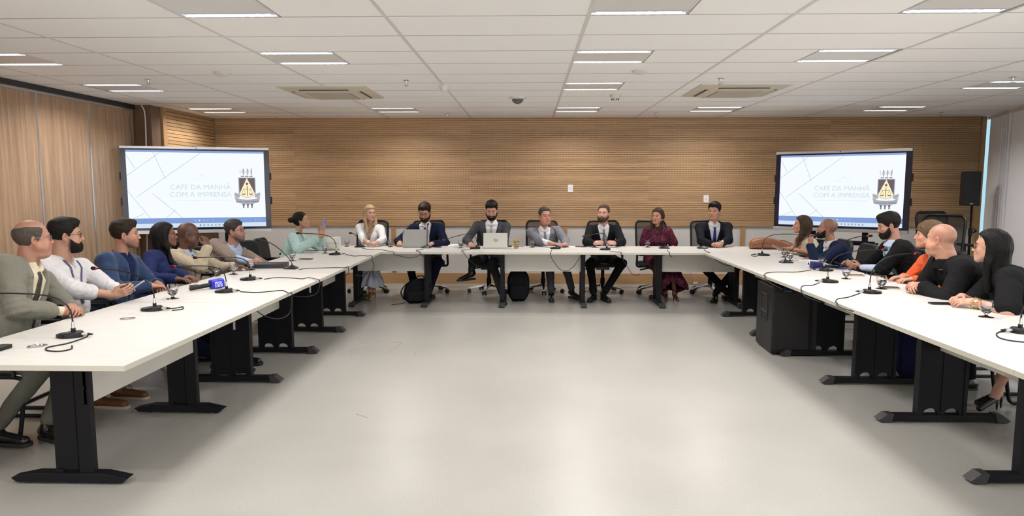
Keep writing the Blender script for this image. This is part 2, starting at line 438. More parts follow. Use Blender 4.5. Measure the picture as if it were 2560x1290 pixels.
# ------------------------------------------------------------------ ceiling lights
M_PAN = mat('white_enamel_pan', (.72, .70, .68), .4)
M_LAMP = emat('fluorescent_tube', (.95, .96, 1.0), 5.0)
M_REF = mat('louvre_reflector_glow', (.80, .80, .84), .15, .85, emis=(.85, .88, 1.0), estr=.22)  # reflector given a faint glow of its own, as if lit by the tubes
def lamp_light(x, y):
    L = bpy.data.lights.new('lamp', 'AREA'); L.shape = 'RECTANGLE'; L.size = .58; L.size_y = .06
    L.energy = LAMPW; L.color = (1.0, .965, .93); L.spread = math.radians(150)
    return L
LAMPD = lamp_light(0, 0)
def ceiling_light(label):
    t = empty('ceiling_light', (0, 0, CEIL), 0, label, 'ceiling light', 'recessed twin-tube office ceiling lights')
    w, l = .63, .5745
    f = MB()
    f.box((0, 0, 0), (.006, l, .06)).box((w-.006, 0, 0), (w, l, .06)).box((0, 0, 0), (w, .008, .06)).box((0, l-.008, 0), (w, l, .06))
    f.box((0, 0, .06), (w, l, .065)).box((.008, .115, -.002), (w-.008, l-.115, .004))
    f.build('housing', M_PAN, t)
    for y0 in (.022, l-.092):
        r = MB().box((.012, y0, .002), (w-.012, y0+.07, .010))
        for k in range(10): xx = .026+k*.0642; r.box((xx-.0015, y0, -.004), (xx+.0015, y0+.07, .003))
        r.box((.012, y0-.002, -.003), (w-.012, y0, .01)).box((.012, y0+.07, -.003), (w-.012, y0+.072, .01))
        lv = r.build('louvre', M_REF, t)
        c = MB()
        for k in range(9): c.sphere((.058+k*.0642, y0+.035, .001), (.014, .030, .006), 12, 6)
        c.cyl((.05, y0+.035, .003), (w-.05, y0+.035, .003), .004, n=8)
        c.build('tube', M_LAMP, lv, smooth=True)
    return t
lnames = {(-1): 'row nearest the camera', 2: 'second row from the camera', 5: 'third row from the camera', 9: 'last row by the slatted wall', -5: 'row', -9: 'row'}
cnames = {0: 'above the walnut partition side', 1: 'left of centre', 2: 'in the middle column', 3: 'right of centre', 4: 'at the window side'}
L0 = None
for (cx0, cy0) in fix_list:
    k = min(range(5), key=lambda i: abs(cols_l[i][0]-cx0)); r = round((cy0-4.56)/.5745)
    if cy0 > 3:
        lab = 'recessed twin-tube ceiling light, '+lnames[r]+', '+cnames[k]
        if L0 is None: L0 = ceiling_light(lab); t = L0
        else: t = copy_tree(L0); t['label'] = lab
        t.location = (cx0, cy0, CEIL)
    if cy0 < 3 and cy0 > 0 and k in (0,): pass
    for y0 in (.057, .5745-.057):
        lo = bpy.data.objects.new('lamp', LAMPD); COL.objects.link(lo); lo.location = (cx0+.315, cy0+y0, CEIL-.008)
w = bpy.data.worlds.new('world'); SC.world = w; w.use_nodes = True
w.node_tree.nodes['Background'].inputs['Color'].default_value = (.995, .975, .955, 1)
w.node_tree.nodes['Background'].inputs['Strength'].default_value = WORLD

# ceiling devices
def cassette(px, py, label, flip):
    x, y = px, py
    t = empty('air_conditioner', (x, y, CEIL), 0, label, 'air conditioner', 'ceiling cassette air conditioners')
    m = mat('ivory_plastic', (.62, .57, .47), .45)
    b = MB(); W = .99; c = .03
    b.add([(0,0,-.012),(W,0,-.012),(W,W,-.012),(0,W,-.012),(.2,.2,-.045),(W-.2,.2,-.045),(W-.2,W-.2,-.045),(.2,W-.2,-.045),
           (0,0,.002),(W,0,.002),(W,W,.002),(0,W,.002)],
          [(4,7,6,5),(0,4,5,1),(1,5,6,2),(2,6,7,3),(3,7,4,0),(8,0,1,9),(9,1,2,10),(10,2,3,11),(11,3,0,8)])
    b.build('fascia', m, t, bevel=.004)
    g = MB(); g.box((.24, .24, -.049), (W-.24, W-.24, -.044)); g.build('intake_grille', mat('grille_beige', (.34, .30, .24), .6), t)
    gb2 = MB()
    for k in range(14): yy = .25+k*.036; gb2.box((.25, yy, -.054), (W-.25, yy+.012, -.049))
    gb2.build('grille_bars', mat('grille_bar', (.52, .48, .40), .5), t)
    for sx in (0, 1, 2, 3):
        s = MB()
        if sx == 0: s.box((.22, .10, -.036), (W-.22, .165, -.024))
        if sx == 1: s.box((.22, W-.165, -.036), (W-.22, W-.10, -.024))
        if sx == 2: s.box((.10, .22, -.036), (.165, W-.22, -.024))
        if sx == 3: s.box((W-.165, .22, -.036), (W-.10, W-.22, -.024))
        s.build('outlet_slot', mat('slot_dark', (.06, .055, .05), .6), t)
        l = MB()
        if sx == 0: l.box((.23, .118, -.041), (W-.23, .150, -.036))
        if sx == 1: l.box((.23, W-.150, -.041), (W-.23, W-.118, -.036))
        if sx == 2: l.box((.118, .23, -.041), (.150, W-.23, -.036))
        if sx == 3: l.box((W-.150, .23, -.041), (W-.118, W-.23, -.036))
        l.build('louver', m, t)
cassette(-2.79, 7.62, 'ivory ceiling cassette air conditioner on the left side of the ceiling', 0)
cassette(1.86, 7.57, 'ivory ceiling cassette air conditioner on the right side of the ceiling', 1)
spr = None
for px, py, lab in ((370, 203, 'ceiling sprinkler between the walnut partition and the left air conditioner'), (1015, 205, 'ceiling sprinkler just right of the left air conditioner'),
                    (1802, 200, 'ceiling sprinkler just in front of the right air conditioner'), (2532, 197, 'ceiling sprinkler near the window blind at far right'),
                    (690, 288, 'small ceiling sprinkler near back wall above the left screen side'), (1118, 288, 'small ceiling sprinkler near back wall above the seated woman in white'),
                    (1640, 286, 'small ceiling sprinkler near back wall above the burgundy dress'), (2355, 285, 'small ceiling sprinkler near back wall above the speaker stand')):
    q = on_z(px, py-4, CEIL)
    if spr is None:
        spr = empty('ceiling_sprinkler', q, 0, lab, 'sprinkler', 'ceiling sprinklers')
        MB().lathe([(.03, .001), (.032, -.004), (.012, -.008), (.009, -.03), (.012, -.034)], 12).build('body', M_STL, spr, smooth=True)
        MB().lathe([(.0, -.052), (.026, -.052), (.027, -.056), (.0, -.058)], 12).box((-.012, -.002, -.054), (-.008, .002, -.03)).box((.008, -.002, -.054), (.012, .002, -.03)).build('deflector', M_STL, spr)
    else: t = copy_tree(spr); t.location = q; t['label'] = lab
def disc(px, py, prof, name, label, cat, m=None):
    q = on_z(px, py, CEIL)
    o = MB().lathe(prof, 28).build(name, m or mat('ivory_detector', (.66, .63, .56), .45), None, smooth=True); o.location = q
    return tag(o, label, cat)
disc(555, 181, [(.075, 0), (.075, -.015), (.05, -.035), (.0, -.038)], 'smoke_detector', 'round ivory smoke detector on the ceiling left of the left air conditioner', 'smoke detector')
disc(1600, 177, [(.078, 0), (.078, -.015), (.055, -.028), (.0, -.03)], 'smoke_detector', 'flat round ivory detector on ceiling between middle lights and right air conditioner', 'smoke detector')
disc(1110, 214, [(.05, 0), (.05, -.03), (.035, -.06), (.0, -.065)], 'ceiling_sensor', 'small white sensor on the ceiling runner right of the left air conditioner', 'sensor', M_WHP)
t = empty('dome_camera', on_z(1294, 243, CEIL), 0, 'white dome camera on ceiling near the middle of the room', 'security camera')
MB().lathe([(.11, 0), (.11, -.02), (.075, -.028)], 28).build('mount', M_WHP, t, smooth=True)
MB().lathe([(.072, -.024), (.066, -.05), (.04, -.075), (0, -.085)], 24).build('dome', mat('smoked_dome', (.10, .10, .11), .1), t, smooth=True)
t = empty('heat_detector', on_z(1538, 237, CEIL), 0, 'ivory heat detector with dark vents beside the middle ceiling lights', 'detector')
MB().lathe([(.06, 0), (.06, -.02), (.045, -.05), (.03, -.07), (0, -.072)], 20).build('body', mat('ivory_detector', (1, 1, 1)), t, smooth=True)
vb = MB()
for k in range(8): a = k*PI/4+.3; vb.box((-.009, -.006, -.062), (.009, .006, -.052), Matrix.Rotation(a, 4, 'Z') @ Matrix.Translation((.04, 0, 0)))
vb.build('vents', M_PLA, t)
c = MB().tube([at_y(60, 208, 7.35), at_y(85, 222, 7.5), at_y(92, 242, 7.55)], .008, 6).build('hanging_cable', M_RUB); tag(c, 'short black cable end hanging below the partition track', 'cable')
c = MB().tube(smooth_path([at_y(353, 262, 9.27), at_y(361, 280, 9.27), at_y(364, 320, 9.27), at_y(366, 420, 9.27), at_y(368, 640, 9.27)]), .008, 6).build('white_cable', M_WHP); tag(c, 'thin white cable running down the dark wall edge beside the partition', 'cable')
# wall plates
for px, py, lab in ((1426, 471, 'blank white switch plate on the slatted wall, above the middle seats'), (1765, 497, 'white wall socket plate beside the head of the man with blue tie')):
    q = at_y(px, py, WB-.03)
    t = empty('wall_plate', q, 0, lab, 'wall plate'); 
    MB().rbox((-.042, -.012, -.062), (.042, 0, .062), .008, axis='y').build('plate', mat('plate_white', (.78, .76, .78), .35), t)
    MB().box((-.016, -.0145, -.012), (.016, -.012, .012)).build('socket', mat('plate_insert', (.6, .6, .62), .4), t)
t = empty('floor_socket', (at_y(1737, 706, WB-.05).x, WB-.05, 0), 0, 'small white plug with thin cable on the baseboard right of the burgundy dress', 'cable')
MB().box((-.03, -.02, .01), (.04, .015, .04)).build('plug', M_WHP, t)
MB().tube(smooth_path([(-.02, 0, .03), (-.07, -.03, .12), (-.08, -.03, .3), (-.06, -.02, .5)]), .004, 6).build('cord', mat('violet_cable', (.25, .22, .45), .5), t)
c = MB().tube(smooth_path([(at_y(1745, 706, WB-.06).x, WB-.06, .012), (4.6, WB-.07, .012), (5.4, WB-.06, .012)]), .006, 6).build('network_cable', mat('violet_cable', (1, 1, 1))); tag(c, 'violet network cable lying along the baseboard towards the right screen', 'cable')
# floor scuffs
sc_ = MB()
for pts in ([(880, 882), (878, 877), (903, 858), (985, 855), (1003, 857), (985, 872), (965, 884)], [(1035, 892), (1040, 880)], [(890, 1035), (920, 1045)]):
    sc_.tube([on_z(x, y, .0008) for x, y in pts], .0022, 4)
S('floor_scuff', sc_, mat('scuff_brown', (.36, .29, .21), .7))
# ------------------------------------------------------------------ tables
def table_leg(t, y, kind, f0, f1, p0, p1, silver=False):
    lg = MB()
    if kind == 'A':
        lg.box((p0, y-.02, .05), (p0+.075, y+.02, TT-.03)).box((p0+.085, y-.012, .075), (p1, y+.012, TT-.03)).box((p0+.065, y-.008, .09), (p0+.1, y+.008, TT-.03))
        lg.box((p1-.045, y-.018, .05), (p1, y+.018, .08)).box((p0, y-.03, .045), (p0+.08, y+.03, .06))
    else:
        w = p1-p0; r = w*.155; pts = [(p0, TT-.03), (p0, .055)]
        for c0 in (p0+w*.27, p0+w*.73):
            pts.append((c0-r-.004, .055))
            for k in range(9): a = PI-PI*k/8; pts.append((c0+r*math.cos(a), .062+r*.75*math.sin(a)))
            pts.append((c0+r+.004, .055))
        pts += [(p1, .055), (p1, TT-.03)]
        lg.prism(pts, y-.016, y+.016, 'y')
        lg.box((p0-.012, y-.03, .05), (p0+.012, y+.03, TT-.03)).box((p1-.012, y-.022, .05), (p1+.012, y+.022, TT-.03)).box((p0+w*.48, y-.021, .07), (p0+w*.52, y+.021, TT-.05))
    lg.box((f0+.1, y-.03, TT-.045), (f1-.1, y+.03, TT-.025))
    l = lg.build('leg', M_BLK, t)
    ft = MB()
    if kind == 'A':
        ft.prism([(f0, .035), (f0+.13, .062), (f1-.13, .062), (f1, .035), (f1-.03, .012), (f0+.03, .012)], y-.035, y+.035, 'y')
    else:
        ft.prism([(f0+.06, .055), (f1-.06, .055), (f1-.02, .012), (f0+.02, .012)], y-.033, y+.033, 'y')
    ft.build('foot', M_BLK, l, bevel=.004)
    for fx, s in ((f0, 1), (f1, -1)):
        cp = MB()
        if kind == 'B': cp.prism([(fx, .018), (fx+s*.055, .06), (fx+s*.10, .06), (fx+s*.085, .006), (fx+s*.02, .004)] if s > 0 else [(fx+s*.02, .004), (fx+s*.085, .006), (fx+s*.10, .06), (fx+s*.055, .06), (fx, .018)], y-.038, y+.038, 'y')
        cp.cyl((fx+s*.10, y, 0), (fx+s*.10, y, .014), .022)
        cp.build('foot_cap', mat('foot_cap_grey', (.035, .035, .04), .35), l)
def table(origin, rz, W, L0, L1, legs, kind, foot, panel, mod, label, grom=(), modz=.46):
    t = empty('conference_table', (origin[0], origin[1], 0), rz, label, 'table', 'white conference tables')
    top = MB().box((0, L0+.0015, TT-.028), (W, L1-.0015, TT-.001)); top.build('tabletop', M_EDGE, t, bevel=.002, seg=1)
    lam = MB().box((.001, L0+.0025, TT-.0012), (W-.001, L1-.0025, TT)); lam.build('top_laminate', M_TAB, t)
    for y in legs: table_leg(t, y, kind, foot[0], foot[1], panel[0], panel[1])
    if len(legs) == 2:
        MB().box((mod, legs[0]+.02, modz), (mod+.018, legs[1]-.02, TT-.032)).build('modesty_panel', M_PANEL, t, bevel=.001, seg=1)
        sc2 = MB()
        for yy in (legs[0]+.05, legs[1]-.05): sc2.cyl((mod-.003, yy, modz+.1), (mod, yy, modz+.1), .009, n=10)
        sc2.build('screw_cap', M_BLK, t)
    for gx, gy in grom:
        g = MB().lathe([(.047, 0), (.047, .004), (.036, .0045), (.034, .001), (0, .001)], 28, M=Matrix.Translation((gx, gy, TT)))
        go = g.build('grommet', M_CHR, t, smooth=True)
        MB().box((-.03, -.008, .001), (.025, .012, .004), Matrix.Translation((gx, gy, TT)) @ Matrix.Rotation(.5, 4, 'Z')).build('grommet_lid', M_ALU, go)
    return t
XLI, XRI, YBF = -1.945, 2.285, 8.90
# left column: rz=pi -> local x runs outwards (-X), local y runs towards the camera (-Y)
def left(y0, y1, legs, kind, lab, grom=()):
    f, p = ((.21, .85), (.40, .61)) if kind == 'A' else ((.075, .98), (.335, .64))
    table((XLI, 0), PI, 1.07, -y1, -y0, [-l for l in legs], kind, f, p, .41 if kind == 'A' else .44, lab, [(XLI-g.x, -g.y) for g in grom], .44)
left(3.168, 4.965, [3.51, 4.67], 'A', 'white conference table nearest the camera on the left, with single-post black legs', [tp(320, 797), tp(93, 866)])
left(4.965, 6.745, [5.43, 6.41], 'B', 'second white table of left row, under the blue-cube microphone, wide black legs')
left(6.745, 8.90, [7.37, 8.31], 'B', 'third white table of left row, joining the back row near the woman in mint')
def right(y0, y1, legs, lab):
    table((XRI, 0), 0, 1.06, y0, y1, legs, 'B', (.10, .98), (.37, .68), .49, lab, (), .50)
right(1.30, 3.20, [1.75, 2.75], 'white conference table cut by the right edge of the photo, nearest the camera')
right(3.20, 5.10, [3.63, 4.60], 'white table of right row holding the black phone and the bracelet wearer\'s arms')
right(5.10, 6.97, [5.50, 6.42], 'white table of right row behind which the bald man in black clasps his hands')
right(6.97, 8.90, [7.30, 8.40], 'farthest white table of right row, with the brown handbag end near the corner')
def back(x0, x1, legs, lab):
    table((0, YBF), PI/2, .97, -x1, -x0, [-l for l in legs], 'B', (.0, .86), (.28, .60), .32, lab, (), .45)
back(-3.05, -.885, [-2.36, -1.385], 'back-row white table at left, holding the grey laptop and the white paper')
back(-.885, 1.245, [-.355, .735], 'middle back-row white table, holding the silver laptop and the mug')
back(1.245, 4.0, [1.765, 2.80], 'back-row white table at right, in front of the burgundy dress and the blue tie')

# ------------------------------------------------------------------ chairs
def chrome_base(t):
    g = MB().cyl((0, 0, .10), (0, 0, .40), .026, n=14).cyl((0, 0, .09), (0, 0, .22), .036, n=14); g.build('gas_column', M_BLK, t, smooth=True)
    for k in range(5):
        a = 2*PI*k/5+.3; c, s_ = math.cos(a), math.sin(a)
        b = MB(); M = Matrix.Rotation(a, 4, 'Z')
        b.add([(0, -.032, .145), (0, .032, .145), (.31, .018, .082), (.31, -.018, .082), (0, -.032, .105), (0, .032, .105), (.31, .018, .062), (.31, -.018, .062)],
              [(0,1,5,4)[::-1],(0,3,2,1),(4,5,6,7),(0,4,7,3),(1,2,6,5),(2,3,7,6)], M)
        leg = b.build('base_arm', M_CHR, t, bevel=.004)
        w = MB(); M2 = M @ Matrix.Translation((.30, 0, 0))
        for yy in (-.022, .022): w.cyl((0, yy-.009, .028), (0, yy+.009, .028), .028, n=16, M=M2)
        w.cyl((0, 0, .03), (0, 0, .07), .01, n=8, M=M2).box((-.02, -.03, .03), (.02, .03, .058), M2)
        w.build('caster', M_PLA, leg, smooth=True)
def mesh_mat():
    m, nt, b = new_mat('backrest_mesh'); b.inputs['Base Color'].default_value = (.012, .012, .014, 1)
    b.inputs['Alpha'].default_value = .72; return m
M_MESH = mesh_mat()
def office_chair(label, loc, rz):
    t = empty('office_chair', (loc[0], loc[1], 0), rz, label, 'chair', 'black mesh office chairs')
    chrome_base(t)
    MB().rbox((-.25, -.23, .41), (.25, .25, .47), .07).build('seat', mat('seat_fabric', (.014, .014, .017), .9), t, smooth=True, bevel=.02, seg=3)
    MB().box((-.1, -.13, .36), (.1, .12, .41)).tube([(.08, 0, .385), (.26, .04, .36)], .011).build('seat_mechanism', M_PLA, t)
    # backrest frame, slightly curved
    fr = MB(); pts = []
    w, z0, z1, r = .235, .55, 1.07, .07
    for cx_, cz_, t0 in ((w-r, z1-r, 0), (-w+r, z1-r, PI/2), (-w+r, z0+r, PI), (w-r, z0+r, 1.5*PI)):
        for k in range(6):
            a = t0+PI/2*k/5; z = cz_+r*math.sin(a)
            pts.append(Vector((cx_+r*math.cos(a), -.27-.10*((z-z0)/(z1-z0))**1.5+.02, z)))
    fr.tube(pts+[pts[0]], .017, 8, caps=False)
    fr.tube([(0, -.12, .40), (0, -.30, .42), (0, -.31, .60)], .022, 8)
    f = fr.build('backrest_frame', M_PLA, t, smooth=True)
    ms = MB(); n = 8; vs = []; fs = []
    for i in range(n+1):
        z = z0+.01+(z1-z0-.02)*i/n
        for k in range(9):
            x = -w+.012+(2*w-.024)*k/8; vs.append((x, -.27-.10*((z-z0)/(z1-z0))**1.5+.02-.03*(1-(x/w)**2), z))
    for i in range(n):
        for k in range(8): a = i*9+k; fs.append((a, a+1, a+10, a+9))
    ms.add(vs, fs).build('mesh_panel', M_MESH, f, smooth=True)
    for s in (-1, 1):
        a = MB().tube(smooth_path([(s*.18, -.03, .40), (s*.285, -.03, .41), (s*.29, -.03, .52), (s*.285, -.03, .655)]), .017, 8)
        ar = a.build('arm_support', M_PLA, t, smooth=True)
        MB().rbox((s*.285-.045, -.15, .655), (s*.285+.045, .12, .685), .03).build('arm_pad', M_PLA, ar, smooth=True, bevel=.008)
    return t
def visitor_chair(label, loc, rz, group='black cantilever visitor chairs'):
    t = empty('visitor_chair', (loc[0], loc[1], 0), rz, label, 'chair', group)
    for s in (-1, 1):
        pts = [(s*.25, -.24, .43), (s*.25, .10, .43), (s*.25, .235, .425), (s*.25, .27, .38), (s*.25, .23, .09), (s*.25, .20, .022), (s*.25, .12, .014), (s*.25, -.26, .014)]
        MB().tube(smooth_path(pts, 5), .013, 10).build('frame_tube', M_BLK, t, smooth=True)
        pts = [(s*.26, -.2, .42), (s*.285, -.16, .60), (s*.285, -.05, .665), (s*.285, .14, .66), (s*.28, .2, .62), (s*.26, .22, .44)]
        MB().tube(smooth_path(pts, 5), .013, 8).rbox((s*.285-.025, -.14, .66), (s*.285+.025, .15, .685), .02).build('armrest', M_PLA, t, smooth=True)
    MB().tube([(-.25, -.26, .014), (.25, -.26, .014)], .013, 8).build('rear_tube', M_BLK, t, smooth=True)
    MB().rbox((-.24, -.22, .435), (.24, .25, .495), .08).build('seat', M_LEA, t, smooth=True, bevel=.02, seg=3)
    M = Matrix.Translation((0, -.24, .52)) @ Matrix.Rotation(.16, 4, 'X')
    MB().rbox((-.225, -.03, 0), (.225, .03, .40), .12, M, axis='y', seg=8).build('backrest', M_LEA, t, smooth=True, bevel=.018, seg=3)
    MB().tube([(0, -.18, .44), (0, -.27, .47), (0, -.29, .62)], .02, 8).build('back_bracket', M_BLK, t, smooth=True)
    return t

# ------------------------------------------------------------------ interactive screens
def screen(P0, P1, z0, z1, label):
    P0 = Vector(P0); P1 = Vector(P1); ctr = (P0+P1)/2; d = P1-P0; W = d.length; rz = math.atan2(d.y, d.x); H = z1-z0
    t = empty('interactive_display', (ctr.x, ctr.y, 0), rz, label, 'screen', 'large interactive displays on black stands')
    bz = M_PLA
    MB().box((-W/2, .0, z0), (W/2, .075, z1)).build('casing', M_PLA, t, bevel=.004)
    MB().box((-W/2, -.012, z1-.032), (W/2, .01, z1)).build('top_bezel', M_ALU, t, bevel=.003)
    MB().box((-W/2, -.022, z0), (W/2, .01, z0+.045)).build('bottom_bezel', M_ALU, t, bevel=.003)
    g = MB(); g.box((-W/2+.002, -.006, z0+.045), (W/2-.002, 0, z1-.032)); g.build('glass_border', mat('display_black_glass', (.01, .011, .03), .12), t)
    dots = MB()
    for x, z in ((0, z1-.016),): dots.cyl((x, -.014, z), (x, -.010, z), .008, n=12)
    dots.build('camera_dot', M_PLA, t)
    for s in (-1, 1):
        h = MB()
        for zz in (z0+.33*H, z0+.62*H): MB().box((s*(W/2+.004)-.018, .02, zz), (s*(W/2+.004)+.018, .055, zz+.10)).build('handle', M_PLA, t)
    x0, x1, y0, y1 = -W/2+.068, W/2-.068, z0+.078, z1-.052
    def P(u, v, e=0): return (x0+(x1-x0)*u, -.0068-e, y1-(y1-y0)*v)
    def rect(u0, v0, u1, v1, e=0): 
        m = MB(); m.box((P(u0, 0)[0], -.0068-e-.0004, P(0, v1)[2]), (P(u1, 0)[0], -.0068-e, P(0, v0)[2])); return m
    scr = rect(0, 0, 1, 1).build('screen', emat('slide_white', (.90, .95, 1.0), .80), t)
    rect(0, 0, 1, .026, .0006).build('title_bar', emat('slide_blue_bar', (.32, .43, .80), .7), scr)
    rect(0, .875, 1, .945, .0006).build('player_bar', emat('slide_blue_band', (.26, .40, .78), .68), scr)
    rect(0, .945, 1, 1, .0006).build('task_bar', emat('slide_task', (.72, .84, .98), .72), scr)
    ic = MB()
    for k in range(8):
        u = .50+.028*k; ic.add([P(u, .96, .001), P(u+.011, .96, .001), P(u+.011, .985, .001), P(u, .985, .001)], [(0, 3, 2, 1)])
    ic.build('task_icons', emat('icon_blue', (.12, .25, .38), .8), scr)
    for k, u in enumerate((.47, .50, .53, .56, .60, .92, .94, .96)): MB().sphere(P(u, .91, .001), (.009 if k == 1 else .005, .0005, .009 if k == 1 else .005), 12, 6).build('player_icon', emat('icon_white', (.85, .9, 1.0), .75), scr)
    ln = MB()
    def line(u0, v0, u1, v1, w=.0036):
        a = Vector(P(u0, v0, .0008)); b = Vector(P(u1, v1, .0008)); q = (b-a).normalized(); q = Vector((-q.z, 0, q.x))*w/2
        ln.add([a+q, b+q, b-q, a-q], [(0, 1, 2, 3)])
    for l in ((0, .33, .235, .03), (.19, .026, .27, .37), (.06, .60, .53, .026), (0, .05, .06, .24), (0, .52, .15, 1*.875), (.17, .55, .38, .875), (.26, .875, .33, .77), (.03, .875, .11, .81)): line(*l)
    ln.build('slide_lines', emat('slide_line', (.28, .40, .52), .7), scr)
    Mt = lambda u, v: Matrix.Translation(P(u, v, .0012)) @ Matrix.Rotation(PI/2, 4, 'X')
    tm = emat('slide_text', (.66, .78, .82), .74)
    text_mb('CAFÉ DA MANHÃ', (x1-x0)*.056, Mt(.52, .475), .0002).build('slide_text', tm, scr)
    text_mb('COM A IMPRENSA', (x1-x0)*.056, Mt(.52, .572), .0002).build('slide_text', tm, scr)
    ln2 = MB()
    ln = ln2
    line(.33, .645, .73, .645, .004); line(.47, .37, .52, .37, .003); line(.54, .37, .59, .37, .003); line(.53, .31, .505, .34, .003); line(.53, .31, .555, .34, .003)
    ln2.build('slide_rule', tm, scr)
    # emblem on the slide: torches, shield with triangle, scales and sword, ribbon
    em = empty('emblem', (0, 0, 0)); em.parent = scr
    eg = emat('emblem_gold', (.62, .50, .25), .85); eh = emat('emblem_pale_gold', (.85, .78, .52), .9); es = emat('emblem_silver', (.42, .42, .46), .8); ed = emat('emblem_dark', (.055, .045, .045), .8)
    U0, V0, SU, SV = .865, .345, .098, .30      # centre top of shield, scale
    def E(x, y, e): return P(U0+SU*x, V0+SV*y, .001+e)
    def poly(pts, name, m, e):
        mb = MB(); mb.add([E(x, y, e) for x, y in pts], [tuple(range(len(pts)))]); o = mb.build(name, m, scr); return o
    poly([(-.66, .0), (.66, .0), (.66, .72), (.35, .86), (0, .92), (-.35, .86), (-.66, .72)], 'emblem_border', es, 0)
    poly([(-.60, .03), (.60, .03), (.60, .70), (.33, .82), (0, .87), (-.33, .82), (-.60, .70)], 'emblem_field', emat('emblem_field', (.14, .11, .12), .9), .0006)
    poly([(0, .02), (.60, .72), (.33, .84), (0, .90), (-.33, .84), (-.60, .72)], 'emblem_triangle', eh, .0012)
    star = [(math.sin(k*PI/5)*(.15 if k % 2 == 0 else .05), .28-math.cos(k*PI/5)*(.10 if k % 2 == 0 else .035)) for k in range(10)]
    poly(star, 'emblem_star', ed, .0018)
    sm = MB()
    def q(pts, e=.002): sm.add([E(x, y, e) for x, y in pts], [tuple(range(len(pts)))])
    q([(-.03, .38), (.03, .38), (.03, .80), (0, .86), (-.03, .80)]); q([(-.32, .50), (.32, .50), (.32, .52), (-.32, .52)])
    for s in (-1, 1):
        q([(s*.28-.16, .72), (s*.28+.16, .72), (s*.28+.09, .77), (s*.28-.09, .77)])
        q([(s*.28-.01, .51), (s*.28+.01, .51), (s*.28+.15, .72), (s*.28+.13, .72)]); q([(s*.28-.01, .51), (s*.28+.01, .51), (s*.28-.13, .72), (s*.28-.15, .72)])
    sm.build('emblem_scales', emat('emblem_bronze', (.24, .17, .075), .9), scr)
    rbm = MB()
    def r2(pts, e=.0025): rbm.add([E(x, y, e) for x, y in pts], [tuple(range(len(pts)))])
    r2([(-.98, .66), (-.60, .74), (-.55, .88), (-.80, .90), (-1.0, .80)]); r2([(.98, .66), (.60, .74), (.55, .88), (.80, .90), (1.0, .80)])
    r2([(-1.0, .84), (-.6, .96), (0, .99), (.6, .96), (1.0, .84), (.88, 1.10), (.4, 1.17), (0, 1.19), (-.4, 1.17), (-.88, 1.10)], .003)
    rbm.build('emblem_ribbon', es, scr)
    text_mb('SUUM CUIQUE TRIBUERE', SU*(x1-x0)*.155, Matrix.Translation(E(0, 1.075, .004)) @ Matrix.Rotation(PI/2, 4, 'X'), .0002).build('emblem_motto', ed, scr)
    tb = MB()
    for x in (-.32, 0, .32):
        tb.add([E(x-.12, 1.17, .002), E(x+.12, 1.17, .002), E(x+.05, 1.27, .002), E(x+.05, 1.36, .002), E(x-.05, 1.36, .002), E(x-.05, 1.27, .002)], [tuple(range(6))])
        tb.add([E(x-.13, -.07, .002), E(x+.13, -.07, .002), E(x+.13, -.03, .002), E(x-.13, -.03, .002)], [(0, 1, 2, 3)])
        tb.add([E(x+.04, -.40, .002), E(x+.09, -.40, .002), E(x+.09, -.10, .002), E(x+.05, -.10, .002)], [(0, 1, 2, 3)])
        tb.add([E(x-.16, -.42, .002), E(x-.20, -.28, .002), E(x-.12, -.11, .002), E(x-.17, -.28, .002)], [(0, 1, 2, 3)])
    tb.build('emblem_torches', emat('emblem_dark_silver', (.16, .16, .20), .8), scr)
    fl = MB()
    for x in (-.32, 0, .32):
        fl.add([E(x+.05, -.38, .0015), E(x-.10, -.25, .0015), E(x+.05, -.12, .0015)], [(0, 1, 2)])
    fl.build('emblem_flames', emat('emblem_pale_silver', (.66, .68, .72), .85), scr)
    bpy.data.objects.remove(em)
    # stand
    for s in (-1, 1):
        st = MB().box((s*.34-.035, .075, .06), (s*.34+.035, .13, z0+.5)); st.build('stand_post', M_BLK, t)
        MB().box((s*.34-.04, -.30, .03), (s*.34+.04, .42, .075)).cyl((s*.34, -.26, 0), (s*.34, -.26, .03), .03, n=12).cyl((s*.34, .38, 0), (s*.34, .38, .03), .03, n=12).build('stand_foot', M_BLK, t)
    MB().box((-.5, -.12, z0-.17), (.5, .16, z0-.145)).box((-.5, -.12, z0-.17), (.5, -.105, z0-.11)).build('shelf', M_BLK, t)
    MB().box((-.34, .085, .25), (.34, .12, .32)).build('cross_bar', M_BLK, t)
    return t
zl0, zl1 = at_y(318, 586, 8.85).z, at_y(302, 364, 8.85).z
screen(at_y(304, 470, 8.85).xy, at_y(675, 470, 9.47).xy, zl0, zl1, 'large screen on a stand at left, in front of the walnut partition corner')
zr0, zr1 = at_y(1938, 573, 10.15).z, at_y(1941, 381, 10.15).z
ts = screen(at_y(1938, 470, 10.15).xy, at_y(2276, 470, 9.12).xy, zr0, zr1, 'large screen on a stand at right, beside the speaker on a pole')

